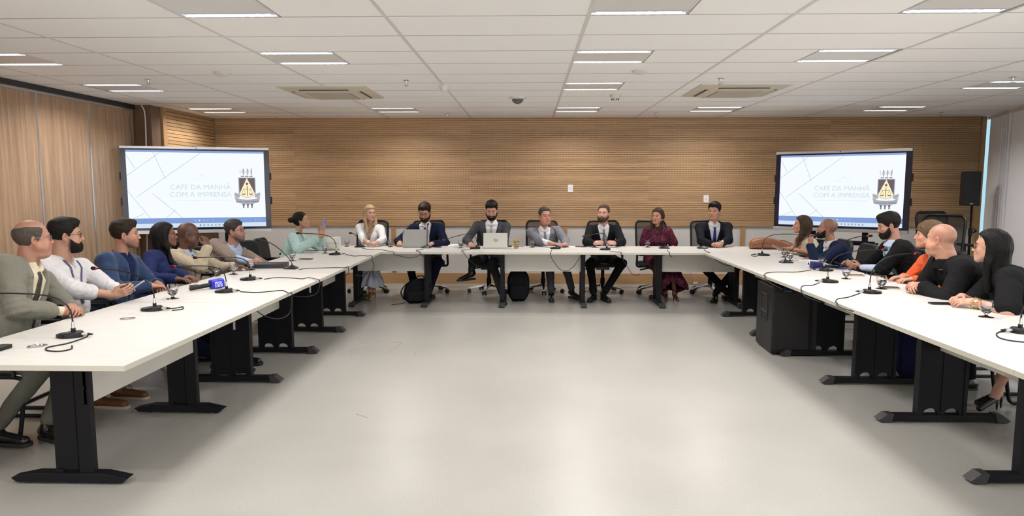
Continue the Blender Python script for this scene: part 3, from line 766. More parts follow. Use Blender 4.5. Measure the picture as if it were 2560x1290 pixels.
# ------------------------------------------------------------------ goblets
M_GLASS = glass_mat('clear_glass'); M_WATER = glass_mat('water', ior=1.33)
def goblet(label, p, scale=1.0):
    t = empty('water_goblet', p, random.random(), label, 'glass', 'stemmed water glasses')
    out = [(.034, .0), (.035, .003), (.012, .008), (.007, .014), (.010, .022), (.022, .034), (.0315, .055), (.0325, .075), (.028, .105)]
    inn = [(.026, .105), (.0303, .076), (.0294, .056), (.020, .038), (0, .030)]
    MB().lathe([(0, 0)]+[(r*scale*1.18, z*scale) for r, z in out]+[(r*scale*1.19, z*scale) for r, z in inn], 24).build('glass_bowl', M_GLASS, t, smooth=True, angle=60)
    wi = [(0, .031), (.0195, .039), (.0285, .056), (.0295, .066), (0, .066)]
    MB().lathe([(r*scale*1.18, z*scale) for r, z in wi], 24).build('water', M_WATER, t, smooth=True, angle=60)
    return t
G = [(432,747,'water goblet on the left table before the man in blue suit'),(540,690,'water goblet just behind the blue microphone cube'),(584,686,'large water goblet between blue cube and second gooseneck base'),
 (628,675,'water goblet beside the black folder, left end'),(731,652,'water goblet at the elbow of the woman in mint, beside black phone'),(813,633,'empty stemmed glass between the bun-haired woman and the corner microphone'),
 (867,616,'goblet left of the microphone of the woman in white jacket'),(976,617,'goblet between the woman in white and the grey laptop'),(1152,620,'goblet beside the white paper pad left of the grey-suited man'),
 (1331,618,'goblet right of the mug, at the elbow of the older man'),(1487,618,'goblet before the man in black suit with grey tie'),(1619,618,'goblet before the woman in the burgundy dress'),
 (1802,619,'goblet before the hands of the man with blue tie'),(1960,643,'goblet beside the phone of the woman with red lanyard'),(1975,652,'goblet behind the flat wedge microphone of the right row'),
 (2055,667,'goblet beside the dark blue microphone cube'),(2115,697,'goblet next to the gold phone on the right row'),(2203,722,'goblet next to the clasped hands of the bald man in black'),(2465,793,'nearest goblet on the right, before the long-haired woman')]
for x, y, lab in G: goblet(lab, tp(x, y), 1.08 if x in (584, 2203, 2465, 432) else 1.0)

# ------------------------------------------------------------------ gooseneck microphones and their cables
def cable(pts, label, r=.0038):
    out = [pts[0]]
    for a, b in zip(pts, pts[1:]):
        if a.z >= TT and b.z < TT: out.append(Vector((b.x, b.y, TT+.005)))
        out.append(b)
    pts = out
    mb = MB().tube(smooth_path(pts, 5), r, 6)
    return tag(mb.build('microphone_cable', M_RUB, None, smooth=True), label, 'cable')
def mic(base, head, kind, label, rz=0, conn=None, rise=.12, red=True, pull=.45):
    base = Vector(base); head = Vector(head)
    t = empty('gooseneck_microphone', base, 0, label, 'microphone', 'black gooseneck conference microphones')
    R = Matrix.Rotation(rz, 4, 'Z')
    if kind == 'round':
        pts = []
        for k in range(28): a = 2*PI*k/28; pts.append((.072*math.cos(a)*(1.12 if math.cos(a) < 0 else .9), .056*math.sin(a)))
        b = MB(); n = 28
        def ztop(x): return .020+.012*max(0, min(1, (x+.07)/.10))
        vs = [(x, y, 0) for x, y in pts]+[(x, y, ztop(x)*.8) for x, y in pts]+[(x*.9, y*.88, ztop(x)) for x, y in pts]
        fs = [tuple(range(n))[::-1], tuple(range(2*n, 3*n))]+[(i, (i+1) % n, n+(i+1) % n, n+i) for i in range(n)]+[(n+i, n+(i+1) % n, 2*n+(i+1) % n, 2*n+i) for i in range(n)]
        b.add(vs, fs, R); b.build('base', M_PLA, t, smooth=True, angle=50)
        top = R @ Vector((.015, 0, .030))
        MB().cyl(top, top+Vector((0, 0, .022)), .0125, n=14).build('neck_socket', M_PLA, t, smooth=True)
        MB().cyl(top+Vector((0, 0, .022)), top+Vector((0, 0, .058)), .009, .007, n=14).build('neck_connector', M_STL, t, smooth=True)
        top = top+Vector((0, 0, .055))
        if conn is not None:
            c = Vector((math.cos(conn), math.sin(conn), 0)); s0 = c*.055+Vector((0, 0, .016))
            cc = MB().cyl(s0, s0+c*.045, .0095, n=12); co = cc.build('plug', M_STL, t, smooth=True)
            MB().cyl(s0+c*.044, s0+c*.072, .0085, .004, n=10).build('plug_boot', M_RUB, co, smooth=True)
    else:
        b = MB(); poly = [(-.062, -.05), (.058, -.058), (.066, -.045), (.066, .045), (.058, .058), (-.062, .05), (-.075, .03), (-.075, -.03)]
        n = len(poly)
        vs = [(x, y, 0) for x, y in poly]+[(x, y, .010) for x, y in poly]+[(.01+x*.22, y*.28, .036) for x, y in poly]
        fs = [tuple(range(n))[::-1], tuple(range(2*n, 3*n))]+[(i, (i+1) % n, n+(i+1) % n, n+i) for i in range(n)]+[(n+i, n+(i+1) % n, 2*n+(i+1) % n, 2*n+i) for i in range(n)]
        b.add(vs, fs, R).build('base', M_PLA, t, bevel=.003)
        top = R @ Vector((.01, 0, .034)); MB().cyl(top, top+Vector((0, 0, .02)), .009, .006, n=12).build('neck_socket', M_PLA, t, smooth=True); top = top+Vector((0, 0, .018))
    h = head-base
    dv = Vector((h.x-top.x, h.y-top.y, 0))
    pth = bez(top, top+Vector((0, 0, rise)), h-dv*pull+Vector((0, 0, max(0, (top.z+rise-h.z))*.55)), h, 18)
    MB().tube(pth, .0045, 8).build('gooseneck', M_PLA, t, smooth=True)
    dd = (pth[-1]-pth[-2]).normalized()
    hd = MB().tube([h-dd*.002, h+dd*.004, h+dd*.014, h+dd*.034, h+dd*.042, h+dd*.045], [.006, .011, .013, .013, .010, .003], 14).build('mic_head', mat('foam_windscreen', (.012, .012, .013), .95), t, smooth=True)
    MB().tube([h-dd*.010, h+dd*.004], [.0075, .0095], 12).build('light_ring', M_RED if red else M_PLA, hd, smooth=True)
    return t
def my(px, py, base): return at_y(px, py, base.y)
b1 = tp(178, 842); mic(b1, at_y(-25, 733, 3.78), 'round', 'gooseneck microphone nearest the camera on the left, before the man in grey-green suit', 0, 0.0, rise=.16, pull=.75)
b2 = tp(382, 776); mic(b2, at_y(240, 671, 4.80), 'round', 'gooseneck microphone with red ring before the man in white shirt', 0, 0, rise=.16, pull=.6)
b3 = tp(562, 731); mic(b3, at_y(437, 666, 5.62), 'round', 'gooseneck microphone right beside the blue microphone cube', 0, 0, rise=.15, pull=.7)
b4 = tp(622, 700); mic(b4, at_y(493, 644, 6.35), 'round', 'gooseneck microphone left of the black folder, before the man in beige', 0, 0, rise=.15, pull=.75)
b5 = tp(728, 672); mic(b5, at_y(648, 600, 7.2), 'wedge', 'wedge-based microphone right of the black folder, leaning left', 0, None, rise=.04, red=False, pull=.5)
b6 = tp(838, 637); mic(b6, at_y(748, 583, 8.7), 'round', 'gooseneck microphone before the bun-haired woman in mint blouse', 0, 0, rise=.17, red=False, pull=.75)
b7 = tp(900, 618); mic(b7, at_y(879, 583, 9.68), 'wedge', 'small wedge-based microphone before the woman in white jacket', 0, None, rise=.04, red=False)
b8 = tp(1066, 620); mic(b8, at_y(1069, 563, 9.55), 'wedge', 'upright thin microphone in front of the grey laptop', 0, None, rise=.1, red=False)
b9 = tp(1189, 622); mic(b9, at_y(1109, 600, 9.45), 'round', 'gooseneck microphone left of the silver laptop, bowing far left', 0, None, rise=.19, red=True, pull=.6)
b10 = tp(1390, 622); mic(b10, at_y(1377, 566, 9.5), 'round', 'microphone before the older grey-haired man, red tip near his chin', 0, None, rise=.14, pull=.3)
b11 = tp(1514, 625); mic(b11, at_y(1464, 590, 9.3), 'round', 'gooseneck microphone before the man in black suit and grey tie', 0, None, rise=.19, red=False, pull=.8)
b12 = tp(1661, 621); mic(b12, at_y(1645, 604, 9.5), 'wedge', 'low bent microphone before the woman in burgundy', 0, None, rise=.09, red=False)
b13 = tp(1756, 621); mic(b13, at_y(1751, 577, 9.5), 'wedge', 'upright thin microphone left of the man with blue tie', 0, None, rise=.1, red=False)
b14 = tp(1908, 639); mic(b14, at_y(2006, 586, 8.6), 'round', 'gooseneck microphone in front of the brown handbag', PI, PI, rise=.2, red=False, pull=.75)
b15 = tp(1965, 657); mic(b15, at_y(2046, 585, 8.0), 'wedge', 'wedge-based microphone leaning right towards the bearded bald man', PI, None, rise=.02, red=False, pull=.5)
b16 = tp(2063, 677); mic(b16, at_y(2170, 590, 7.0), 'round', 'gooseneck microphone standing beside the dark blue microphone cube', PI, PI, rise=.13, pull=.5)
b17 = tp(2073, 706); mic(b17, at_y(2207, 624, 6.2), 'round', 'gooseneck microphone left of the gold phone, red tip before the young man in black suit', PI, PI, rise=.18, pull=.65)
b18 = tp(2178, 733); mic(b18, at_y(2288, 634, 5.56), 'round', 'gooseneck microphone with red tip reaching towards the orange blouse', PI, PI, rise=.18, pull=.65)
b19 = tp(2556, 832); mic(b19, at_y(2700, 720, 4.0), 'round', 'microphone base cut by the right edge of the photo', PI, PI, rise=.18)
def T(*pp, z=.004): return [tp(x, y, z) for x, y in pp]
def edge_drop(px, py, X, zz): # hanging point at room x = X
    Xr, Yr, u = ray(px, py); t = X/Xr; return Vector((X, Yr*t, CAMH+u*t))
cable(T((213, 834), (219, 836), (214, 843), (170, 858), (120, 868), (118, 876), (150, 878), (178, 872), (180, 864)), 'looped black cable lying on the nearest left table')
cable(T((418, 772), (440, 770), (457, 767), (455, 773), (430, 776)), 'short black cable loop beside the second left microphone')
LX = XLI+.012
cable(T((600, 729), (640, 731), (680, 728), (706, 726))+[edge_drop(722, 733, LX, 0), edge_drop(730, 755, LX+.02, 0), edge_drop(722, 785, LX, 0), edge_drop(695, 797, LX-.03, 0), edge_drop(660, 789, LX-.08, 0), edge_drop(640, 776, LX-.12, 0)], 'black cable from the blue-cube microphone, drooping over the table edge')
cable(T((660, 698), (690, 694), (730, 695), (755, 697), (772, 694))+[edge_drop(792, 698, LX+.0, 0), edge_drop(799, 715, LX+.02, 0), edge_drop(790, 735, LX, 0), edge_drop(760, 742, LX-.04, 0), edge_drop(735, 740, LX-.1, 0)], 'black cable from the folder-side microphone, drooping over the table edge')
cable(T((748, 674), (765, 671), (800, 670), (835, 669), (862, 669))+[edge_drop(871, 673, LX+.0, 0), edge_drop(871, 684, LX-.02, 0), edge_drop(860, 690, LX-.08, 0)], 'black cable from the leaning wedge microphone to the table edge')
cable(T((864, 636), (885, 640), (905, 639), (918, 640))+[edge_drop(930, 650, LX+.0, 0), edge_drop(935, 665, LX+.03, 0), edge_drop(928, 680, LX, 0), edge_drop(905, 689, LX-.06, 0), edge_drop(888, 688, LX-.1, 0)], 'black cable from the corner microphone, looping below the table edge')
def ed_y(px, py, d=-.012): return at_y(px, py, YBF+d)
cable(T((906, 621), (930, 624), (952, 624), (968, 627))+[ed_y(985, 636), ed_y(1005, 641), ed_y(1020, 645, -.03), ed_y(1040, 642, -.03), ed_y(1053, 636, -.01), ed_y(1063, 641, .01)], 'black cable of the leftmost back-row microphone draped over the table front')
cable(T((1059, 624), (1040, 626))+[ed_y(1050, 634), ed_y(1058, 641, .0), ed_y(1063, 638, .02)], 'short black cable in front of the grey laptop over the table edge')
cable(T((1178, 624), (1160, 625), (1154, 626))+[ed_y(1160, 634), ed_y(1172, 648, -.03), ed_y(1187, 662, -.02), ed_y(1205, 668, .03)], 'black cable hanging before the crossed legs of the man in dark grey suit')
cable(T((1380, 625), )+[tp(1377, 629, .004), ed_y(1377, 640), ed_y(1385, 655, -.03), ed_y(1400, 673, -.05), ed_y(1418, 677, -.05), ed_y(1435, 665, -.03), ed_y(1448, 645, .0), ed_y(1453, 637, .02)], 'black cable hanging in a deep loop over the middle table front')
cable(T((1524, 628), (1540, 630))+[ed_y(1553, 640), ed_y(1567, 665, -.02), ed_y(1580, 684, -.02), ed_y(1592, 688, .0), ed_y(1600, 685, .05)], 'black cable hanging right of the man with grey tie')
cable(T((1668, 624), (1670, 628))+[ed_y(1674, 638), ed_y(1680, 642, .03)], 'short black cable over the table front before the burgundy dress')
cable(T((1760, 624), (1768, 630))+[ed_y(1775, 638), ed_y(1790, 650, -.03), ed_y(1812, 662, -.03), ed_y(1835, 665, -.02), ed_y(1845, 664, .03)], 'black cable hanging over the table front below the blue tie')
cable(T((1890, 637), (1880, 636), (1879, 639), (1888, 641), (1893, 640)), 'tiny black cable loop left of the handbag-side microphone')
RX = XRI-.012
cable(T((2028, 675), (1990, 680), (1945, 680), (1918, 682), (1910, 688))+[edge_drop(1913, 697, RX, 0), edge_drop(1930, 710, RX-.01, 0), edge_drop(1955, 722, RX+.03, 0)], 'black cable crossing the right table from the blue-cube microphone over the edge')
cable(T((2048, 707), (2030, 713), (2010, 714), (2003, 718))+[edge_drop(2003, 728, RX, 0), edge_drop(2012, 740, RX-.02, 0), edge_drop(2030, 748, RX, 0), edge_drop(2062, 757, RX+.05, 0)], 'black cable looping off right table edge above the floor speaker')
cable(T((2150, 733), (2120, 743), (2095, 747), (2089, 754))+[edge_drop(2093, 764, RX, 0), edge_drop(2110, 772, RX-.015, 0), edge_drop(2140, 780, RX+.02, 0)], 'black cable running from the orange-side microphone over the right table edge')
cable(T((2512, 828), (2498, 830), (2491, 836), (2500, 845), (2530, 852), (2570, 856)), 'black cable beside the cut-off microphone at right')
# ------------------------------------------------------------------ table-top things
def flat_item(name, p, rz, w, l, h, m, label, cat, parts=None, r=.008, tilt=None):
    t = empty(name, p, rz, label, cat)
    if tilt: t.rotation_euler = tilt
    MB().rbox((-w/2, -l/2, 0), (w/2, l/2, h), r).build('case', m, t, bevel=.0015)
    if parts:
        for nm, lo, hi, mm in parts: MB().box(lo, hi).build(nm, mm, t)
    return t
M_SCR = mat('phone_glass', (.01, .01, .013), .08)
def phone(p, rz, m, label, tilt=None):
    return flat_item('mobile_phone', p, rz, .074, .155, .009, m, label, 'phone', [('phone_screen', (-.034, -.074, .009), (.034, .074, .0098), M_SCR)], .01, tilt)
# laptops
def laptop(p, rz, w, h, lidang, mlid, mkey, label, logo=None):
    t = empty('laptop', p, rz, label, 'laptop')      # local +Y = towards the user
    MB().rbox((-w/2, 0, 0), (w/2, h, .014), .01).build('keyboard_base', mkey, t, bevel=.002)
    MB().box((-w/2+.02, .05, .014), (w/2-.02, h-.10, .0155)).build('keys', M_PLA, t)
    M = Matrix.Translation((0, 0, .014)) @ Matrix.Rotation(lidang, 4, 'X')
    lid = MB().rbox((-w/2, -.007, 0), (w/2, 0, h), .01, M, axis='y').build('lid', mlid, t, bevel=.0015)
    MB().box((-w/2+.008, 0, .012), (w/2-.008, .001, h-.01), M).build('display', M_SCR, lid)
    if logo: logo(M, lid, w, h)
    return t
def logo_hp(M, lid, w, h):
    text_mb('hp', .062, M @ Matrix.Translation((0, -.0078, h*.52)) @ Matrix.Rotation(PI/2, 4, 'X'), .0003, shear=.35).build('logo', mat('logo_dark', (.03, .03, .035), .3), lid)
def logo_tag(M, lid, w, h):
    MB().box((-w/2+.006, -.0085, h-.062), (-w/2+.019, -.0068, h-.012), M).build('badge', mat('badge_grey', (.10, .10, .11), .3), lid)
q = tp(1041, 621)
laptop(at_y(1040, 618, 9.55).xy.to_3d()+Vector((0, 0, TT)), 0, .375, .243, -.12, mat('laptop_grey', (.36, .36, .345), .4, .3), mat('laptop_grey2', (.30, .30, .30), .4, .3), 'grey laptop open before the man in navy suit and dark red tie', logo_tag)
laptop(at_y(1238.5, 620, 9.42).xy.to_3d()+Vector((0, 0, TT)), 0, .335, .205, -.2, mat('laptop_silver', (.56, .57, .52), .35, .3), mat('laptop_silver2', (.5, .5, .5), .35, .3), 'pale silver laptop with small dark lid logo before the man in dark grey suit', logo_hp)
# mug
p = tp(1291, 622); t = empty('mug', p, 0, 'tan mug printed with dark lettering, right of the silver laptop', 'mug')
mm = mat('kraft_mug', (.50, .38, .20), .5, noise=.15, nscale=60)
MB().lathe([(0, 0), (.031, 0), (.033, .01), (.047, .135), (.044, .135), (.031, .012), (0, .012)], 28).build('cup', mm, t, smooth=True)
MB().tube(smooth_path([(-.042, 0, .115), (-.066, 0, .11), (-.078, 0, .085), (-.066, 0, .055), (-.036, 0, .035)]), .006, 8).build('handle', mm, t, smooth=True)
for txt, z, sx in (('AÇÃO', .098, .036), ('e pai', .066, .034), ('Ciel', .034, .036)):
    tm = text_mb(txt, sx, Matrix.Identity(4), .0004, bold=.0006)
    for i, v in enumerate(tm.v):        # wrap the lettering around the cup wall
        rr_ = .033+.014*(z+v.y)/.135+.0012+v.z; a = v.x/rr_+.15
        tm.v[i] = Vector((rr_*math.sin(a), -rr_*math.cos(a), z+v.y))
    tm.build('lettering', mat('ink_brown', (.035, .022, .01), .5), t)
# papers, notebooks
M_PAP = mat('white_paper', (.80, .80, .82), .7)
flat_item('paper_sheet', tp(937, 612, .001), .1, .30, .2, .001, M_PAP, 'white paper sheet under the hands of the woman in white', 'paper', r=.001)
flat_item('paper_pad', tp(1138, 617, .001), -.12, .165, .22, .03, M_PAP, 'thick white paper pad left of the goblet near the grey-suited man', 'paper', r=.002)
flat_item('paper_sheet', tp(1440, 617, .001), .15, .22, .16, .002, M_PAP, 'white papers under the dark phone right of the older man', 'paper', r=.001)
phone(tp(1452, 617, .004), 1.45, mat('phone_plum', (.06, .03, .04), .3), 'dark phone on white papers in the back row')
flat_item('notebook', tp(1268, 616, .001), .05, .13, .17, .012, mat('green_cover', (.02, .06, .045), .5), 'dark green notebook behind the mug', 'notebook', r=.004)
flat_item('notebook', tp(1302, 616, .001), -.05, .09, .14, .008, mat('mauve_cover', (.42, .25, .33), .5), 'mauve notebook edge showing right of the mug', 'notebook', r=.004)
phone(tp(1658, 616, .001), 1.4, mat('phone_burgundy', (.12, .02, .04), .3), 'reddish phone before the woman in burgundy')
phone(tp(1785, 618, .001), 1.5, mat('phone_black', (.012, .012, .014), .3), 'black phone under the clasped hands of the man with blue tie')
phone(tp(1090, 618, .001), 1.2, mat('phone_black', (0, 0, 0)), 'black phone beside the right hand of the man with dark red tie')
flat_item('paper_sheet', tp(1545, 617, .001), 0, .16, .14, .003, M_PAP, 'white paper under hands of the man with grey tie', 'paper', r=.002)
o = MB().sphere((0, 0, .012), (.032, .052, .020), 18, 10).build('computer_mouse', M_PLA, None, smooth=True); o.location = tp(994, 615, .006); tag(o, 'black computer mouse left of the grey laptop', 'mouse')
# black elastic folder and its neighbours
t = empty('document_box', tp(672, 668), .12, 'black elastic-band document folder on the left table', 'folder')
MB().rbox((-.185, -.125, 0), (.185, .125, .045), .006).build('folder_body', mat('folder_black', (.022, .022, .026), .45), t, bevel=.003)
eb = MB(); eb.tube([(.11, -.127, .0), (.185, -.06, .047)], .002, 5).tube([(.185, -.06, .047), (.187, .0, .0)], .002, 5); eb.build('elastic_band', M_RUB, t)
phone(tp(765, 648, .001), 1.45, mat('phone_black', (0, 0, 0)), 'black phone beside the goblet of the woman in mint')
phone(tp(497, 716, .001), 1.2, mat('phone_black', (0, 0, 0)), 'black phone partly behind the blue-cube microphone handle')
o = MB().rbox((-.03, -.05, 0), (.03, .05, .02), .01).build('small_recorder', M_PLA, None, bevel=.003); o.location = tp(2, 874); tag(o, 'black gadget at the left edge of the nearest table', 'gadget')
flat_item('paper_sheet', tp(690, 655, .001), .3, .24, .18, .002, M_PAP, 'white papers beyond the black folder', 'paper', r=.001)
# handheld microphones with cubes
def cube_mic(p0, p1, flagc, label, logo):
    p0 = Vector(p0); p1 = Vector(p1); d = (p1-p0).normalized(); L = (p1-p0).length
    t = empty('handheld_microphone', p0, math.atan2(d.y, d.x), label, 'microphone')
    pitch_ = -math.asin(d.z)
    M = Matrix.Rotation(pitch_, 4, 'Y')
    MB().tube([(0, 0, 0), (.01, 0, 0), (L*.6, 0, 0), (L*.72, 0, 0)], [.014, .017, .019, .022], 18, M).build('handle', M_PLA, t, smooth=True)
    MB().tube([(L*.72, 0, 0), (L*.80, 0, 0), (L*.9, 0, 0), (L*.96, 0, 0), (L, 0, 0)], [.022, .026, .026, .02, .004], 18, M).build('grille', M_PLA, t, smooth=True)
    fb = MB().rbox((L*.62, -.038, -.038), (L*.62+.11, .038, .038), .017, M, axis='x', seg=4).build('cube_flag', flagc, t, smooth=True, bevel=.010, seg=3)
    logo(M @ Matrix.Translation((L*.62+.055, -.0395, 0)) @ Matrix.Rotation(PI/2, 4, 'X'), fb)
    return t
def logo_m(M, p):
    text_mb('m', .078, M @ Matrix.Rotation(.0, 4, 'Z') @ Matrix.Translation((0, .004, .0005)), .0008, bold=.004).build('logo_outline', mat('logo_white', (.8, .8, .85), .4, emis=(.8, .8, .9), estr=.1), p)
    text_mb('m', .078, M @ Matrix.Translation((0, .004, .0018)), .0006, bold=-.0005).build('logo', mat('flag_blue', (.01, .02, .55), .4), p)
cube_mic(tp(474, 722, .02), tp(556, 706, .045), mat('flag_blue', (.012, .022, .50), .4), 'black handheld microphone lying down with bright blue m-logo cube', logo_m)
def logo_r(M, p):
    MB().cyl((0, 0, -.0005), (0, 0, .001), .025, n=24, M=M).build('logo_disc', mat('logo_white', (1, 1, 1)), p)
    text_mb('R', .034, M @ Matrix.Translation((0, 0, .0015)), .0006, bold=.0015).build('logo', mat('flag_navy', (.01, .015, .12), .4), p)
cube_mic(tp(2098, 668, .02), tp(2026, 662, .045), mat('flag_navy', (.01, .014, .11), .4), 'black handheld microphone lying down with dark navy cube and round white logo', lambda M, p: logo_r(M @ Matrix.Rotation(PI, 4, 'Y') @ Matrix.Translation((-.03, 0, -.078)), p))
o = MB().cyl((-.045, 0, .014), (.045, 0, .014), .013, n=12).build('marker_pen', mat('violet_blue', (.07, .05, .5), .4), None, smooth=True); o.location = tp(2106, 673); tag(o, 'short violet-blue cylinder lying right of the navy cube microphone', 'pen')
o = MB().rbox((-.16, -.02, 0), (.16, .05, .008), .004).build('paper_slip', M_PAP, None); o.location = tp(2030, 652); tag(o, 'white paper slip behind the dark navy cube microphone', 'paper')
phone(tp(2138, 689, .001), 1.45, mat('phone_gold', (.62, .36, .22), .35), 'gold-edged phone lying behind the goblet on the right row')
phone(tp(2222, 720, .001), 1.35, mat('phone_tan', (.38, .33, .28), .35), 'tan-cased phone at the fingertips of the bald man in black')
phone(tp(2352, 760, .001), 1.5, mat('phone_black', (0, 0, 0)), 'black phone under the hands of the long-haired woman')
# folded spectacles
t = empty('spectacles', tp(2183, 688), .1, 'folded black spectacles on table behind the microphone', 'glasses')
for s in (-1, 1):
    ring = [(s*.034+.028*math.cos(a), 0, .024+.02*math.sin(a)) for a in [2*PI*k/16 for k in range(17)]]
    MB().tube(ring, .0028, 6, caps=False).build('rim', M_PLA, t, smooth=True)
MB().tube([(-.06, 0, .03), (-.055, .06, .006), (.03, .07, .004)], .0025, 6).tube([(.06, 0, .03), (.055, .05, .006), (-.03, .06, .006)], .0025, 6).tube([(-.008, 0, .028), (.008, 0, .028)], .0025, 6).build('temples', M_PLA, t)
# brown leather handbag
M_BAG = mat('tan_leather', (.30, .115, .055), .38, bump=.2, bscale=30, noise=.1, nscale=12)
t = empty('handbag', tp(1912, 622), -.15, 'tan brown leather handbag lying on the far right table corner', 'bag')
bb = MB()
secs = [(-.21, .035, .05), (-.195, .085, .10), (-.10, .095, .125), (.02, .095, .135), (.16, .09, .115), (.30, .08, .07), (.42, .05, .03)]
n = 16; vs = []; fs = []
for x, hy, hz in secs:
    hz *= 1.22
    for k in range(n):
        a = 2*PI*k/n; c, s_ = math.cos(a), math.sin(a)
        vs.append((x, hy*math.copysign(abs(c)**.6, c), max(0, hz*.5+hz*.5*math.copysign(abs(s_)**.55, s_))))
for i in range(len(secs)-1):
    for k in range(n): a = i*n+k; b_ = i*n+(k+1) % n; fs.append((a, b_, b_+n, a+n))
fs += [tuple(range(n))[::-1], tuple(range((len(secs)-1)*n, len(secs)*n))]
bb.add(vs, fs); bo = bb.build('bag_body', M_BAG, t, smooth=True); sm = bo.modifiers.new('s', 'SUBSURF'); sm.levels = 1; sm.render_levels = 2
MB().tube(smooth_path([(-.18, -.09, .05), (-.05, -.10, .085), (.10, -.095, .065), (.22, -.06, .03)]), .003, 6).build('seam', mat('dark_tan', (.14, .05, .025), .5), t, smooth=True)
MB().tube(smooth_path([(.10, -.07, .11), (.24, -.03, .12), (.38, -.02, .06), (.50, -.03, .015)]), .008, 6).build('strap', M_BAG, t, smooth=True)
# cream structured bag by the mint woman
t = empty('handbag', at_y(829, 617, 9.2).xy.to_3d()+Vector((0, 0, TT)), 0, 'upright cream bag with beaded base between mint blouse and white jacket', 'bag')
MB().add([(-.12, -.05, .0), (.12, -.05, .0), (.12, .05, .0), (-.12, .05, .0), (-.10, -.025, .17), (.12, -.025, .18), (.12, .025, .18), (-.10, .025, .17)], [(0,3,2,1),(4,5,6,7),(0,1,5,4),(1,2,6,5),(2,3,7,6),(3,0,4,7)]).build('bag_body', mat('cream_leather', (.66, .66, .60), .5), t, bevel=.008, seg=3)
MB().box((-.11, -.048, .10), (.115, -.040, .175)).build('flap', mat('cream_flap', (.70, .70, .66), .5), t, bevel=.004)
bd = MB()
for k in range(14): bd.sphere((-.10+k*.0165, -.054, .012), (.008, .006, .012), 8, 6)
bd.build('beading', mat('olive_beads', (.42, .42, .20), .5), t, smooth=True)

# ------------------------------------------------------------------ loudspeakers
def sub_speaker():
    # rolled in front of the right tables: side face turned to the camera left
    t = empty('floor_loudspeaker', (2.72, 6.42, 0), 0, 'big black loudspeaker with handle standing on the floor under the right tables', 'loudspeaker')
    P = [on_z(1888, 858, 0), on_z(1926, 888, 0), on_z(2020, 890, 0)]
    O = t.location
    a, b, c = [Vector((p.x-O.x, p.y-O.y)) for p in P]
    dirx = (c-b).normalized(); dep = Vector((-dirx.y, dirx.x))
    if dep.y < 0: dep = -dep
    al = a
    e = b+dirx*.42; f = a+dirx*.50
    H_ = .655
    g1 = b+(a-b).normalized()*.0
    poly = [(b.x, b.y), (e.x, e.y), (f.x, f.y), (a.x, a.y)]
    MB().prism(poly, .02, H_, 'z').build('cabinet', mat('speaker_cabinet', (.009, .009, .0105), .42, bump=.1, bscale=300, spec=.3), t, bevel=.012, seg=2)
    g = MB().box((0, -.012, .06), (.40, .0, H_-.05), Matrix.Translation((b.x+dirx.x*.01, b.y, 0)) @ Matrix.Rotation(math.atan2(dirx.y, dirx.x), 4, 'Z')); g.build('front_grille', mat('speaker_grille', (.006, .006, .007), .7), t)
    Mf = Matrix.Translation((b.x, b.y, 0)) @ Matrix.Rotation(math.atan2(dirx.y, dirx.x), 4, 'Z')
    MB().box((.10, -.016, H_-.042), (.17, -.010, H_-.03), Mf).build('badge', mat('badge_blue', (.03, .06, .22), .4), t)
    u = (a-b).normalized(); L_ = (a-b).length
    Ms = Matrix.Translation((b.x, b.y, 0)) @ Matrix.Rotation(math.atan2(u.y, u.x), 4, 'Z')
    for z0, z1, nm in ((.40, .55, 'side_grip'), (.32, .39, 'side_grip')):
        MB().rbox((L_*.32, -.002, z0), (L_*.62, .004, z1), .02, Ms, axis='y').build(nm, mat('grip_recess', (.003, .003, .004), .6), t)
        MB().tube([Ms @ Vector(p) for p in [(L_*.29, .004, z0-.01), (L_*.65, .004, z0-.01), (L_*.65, .004, z1+.01), (L_*.29, .004, z1+.01), (L_*.29, .004, z0-.01)]], .005, 6).build('grip_rim', mat('grip_rim', (.03, .03, .033), .4), t)
    hx = (b+a)/2+dirx*.14
    for s in (-.07, .07):
        pass
    MB().tube([(hx.x-.085, hx.y, H_-.01), (hx.x-.085, hx.y, H_+.065), (hx.x+.065, hx.y, H_+.065), (hx.x+.065, hx.y, H_-.01)], .011, 8).build('pull_handle', M_PLA, t)
    return t
sub_speaker()
t = empty('speaker_stand', (at_y(2424, 600, 10.4).x, 10.4, 0), 0, 'black pole stand carrying the small loudspeaker beside the window', 'speaker stand')
MB().cyl((0, 0, .05), (0, 0, .98), .019, n=12).cyl((0, 0, .9), (0, 0, 1.36), .0145, n=12).build('pole', M_BLK, t, smooth=True)
MB().cyl((0, 0, .86), (0, 0, .97), .028, n=12).box((-.0, -.012, .90), (.06, .012, .925)).build('clamp', M_PLA, t)
MB().sphere((.075, 0, .93), .02, 12, 8).tube([(.04+.03*math.cos(a)+.02, 0, .935+.03*math.sin(a)) for a in [PI*k/8 for k in range(9)]], .005, 6).build('knob', M_PLA, t)
for k in range(3):
    a = 2*PI*k/3+.5; MB().tube([(0, 0, .45), (.42*math.cos(a), .42*math.sin(a), .02)], .011, 8).build('leg', M_BLK, t)
t = empty('loudspeaker', (at_y(2426, 470, 10.4).x, 10.4, at_y(2424, 514, 10.4).z), -.35, 'small black loudspeaker on top of the pole stand', 'loudspeaker')
hh = at_y(2424, 429, 10.4).z-at_y(2424, 514, 10.4).z
MB().prism([(-.105, -.12), (.105, -.12), (.125, .04), (.07, .13), (-.07, .13), (-.125, .04)], 0, hh, 'z').build('cabinet', mat('speaker_cabinet', (1, 1, 1)), t, bevel=.008)
MB().box((-.095, -.126, .02), (.095, -.12, hh-.02)).build('grille', mat('speaker_grille', (1, 1, 1)), t)
MB().box((-.02, -.1275, .025), (.02, -.125, .035)).build('badge', M_ALU, t)

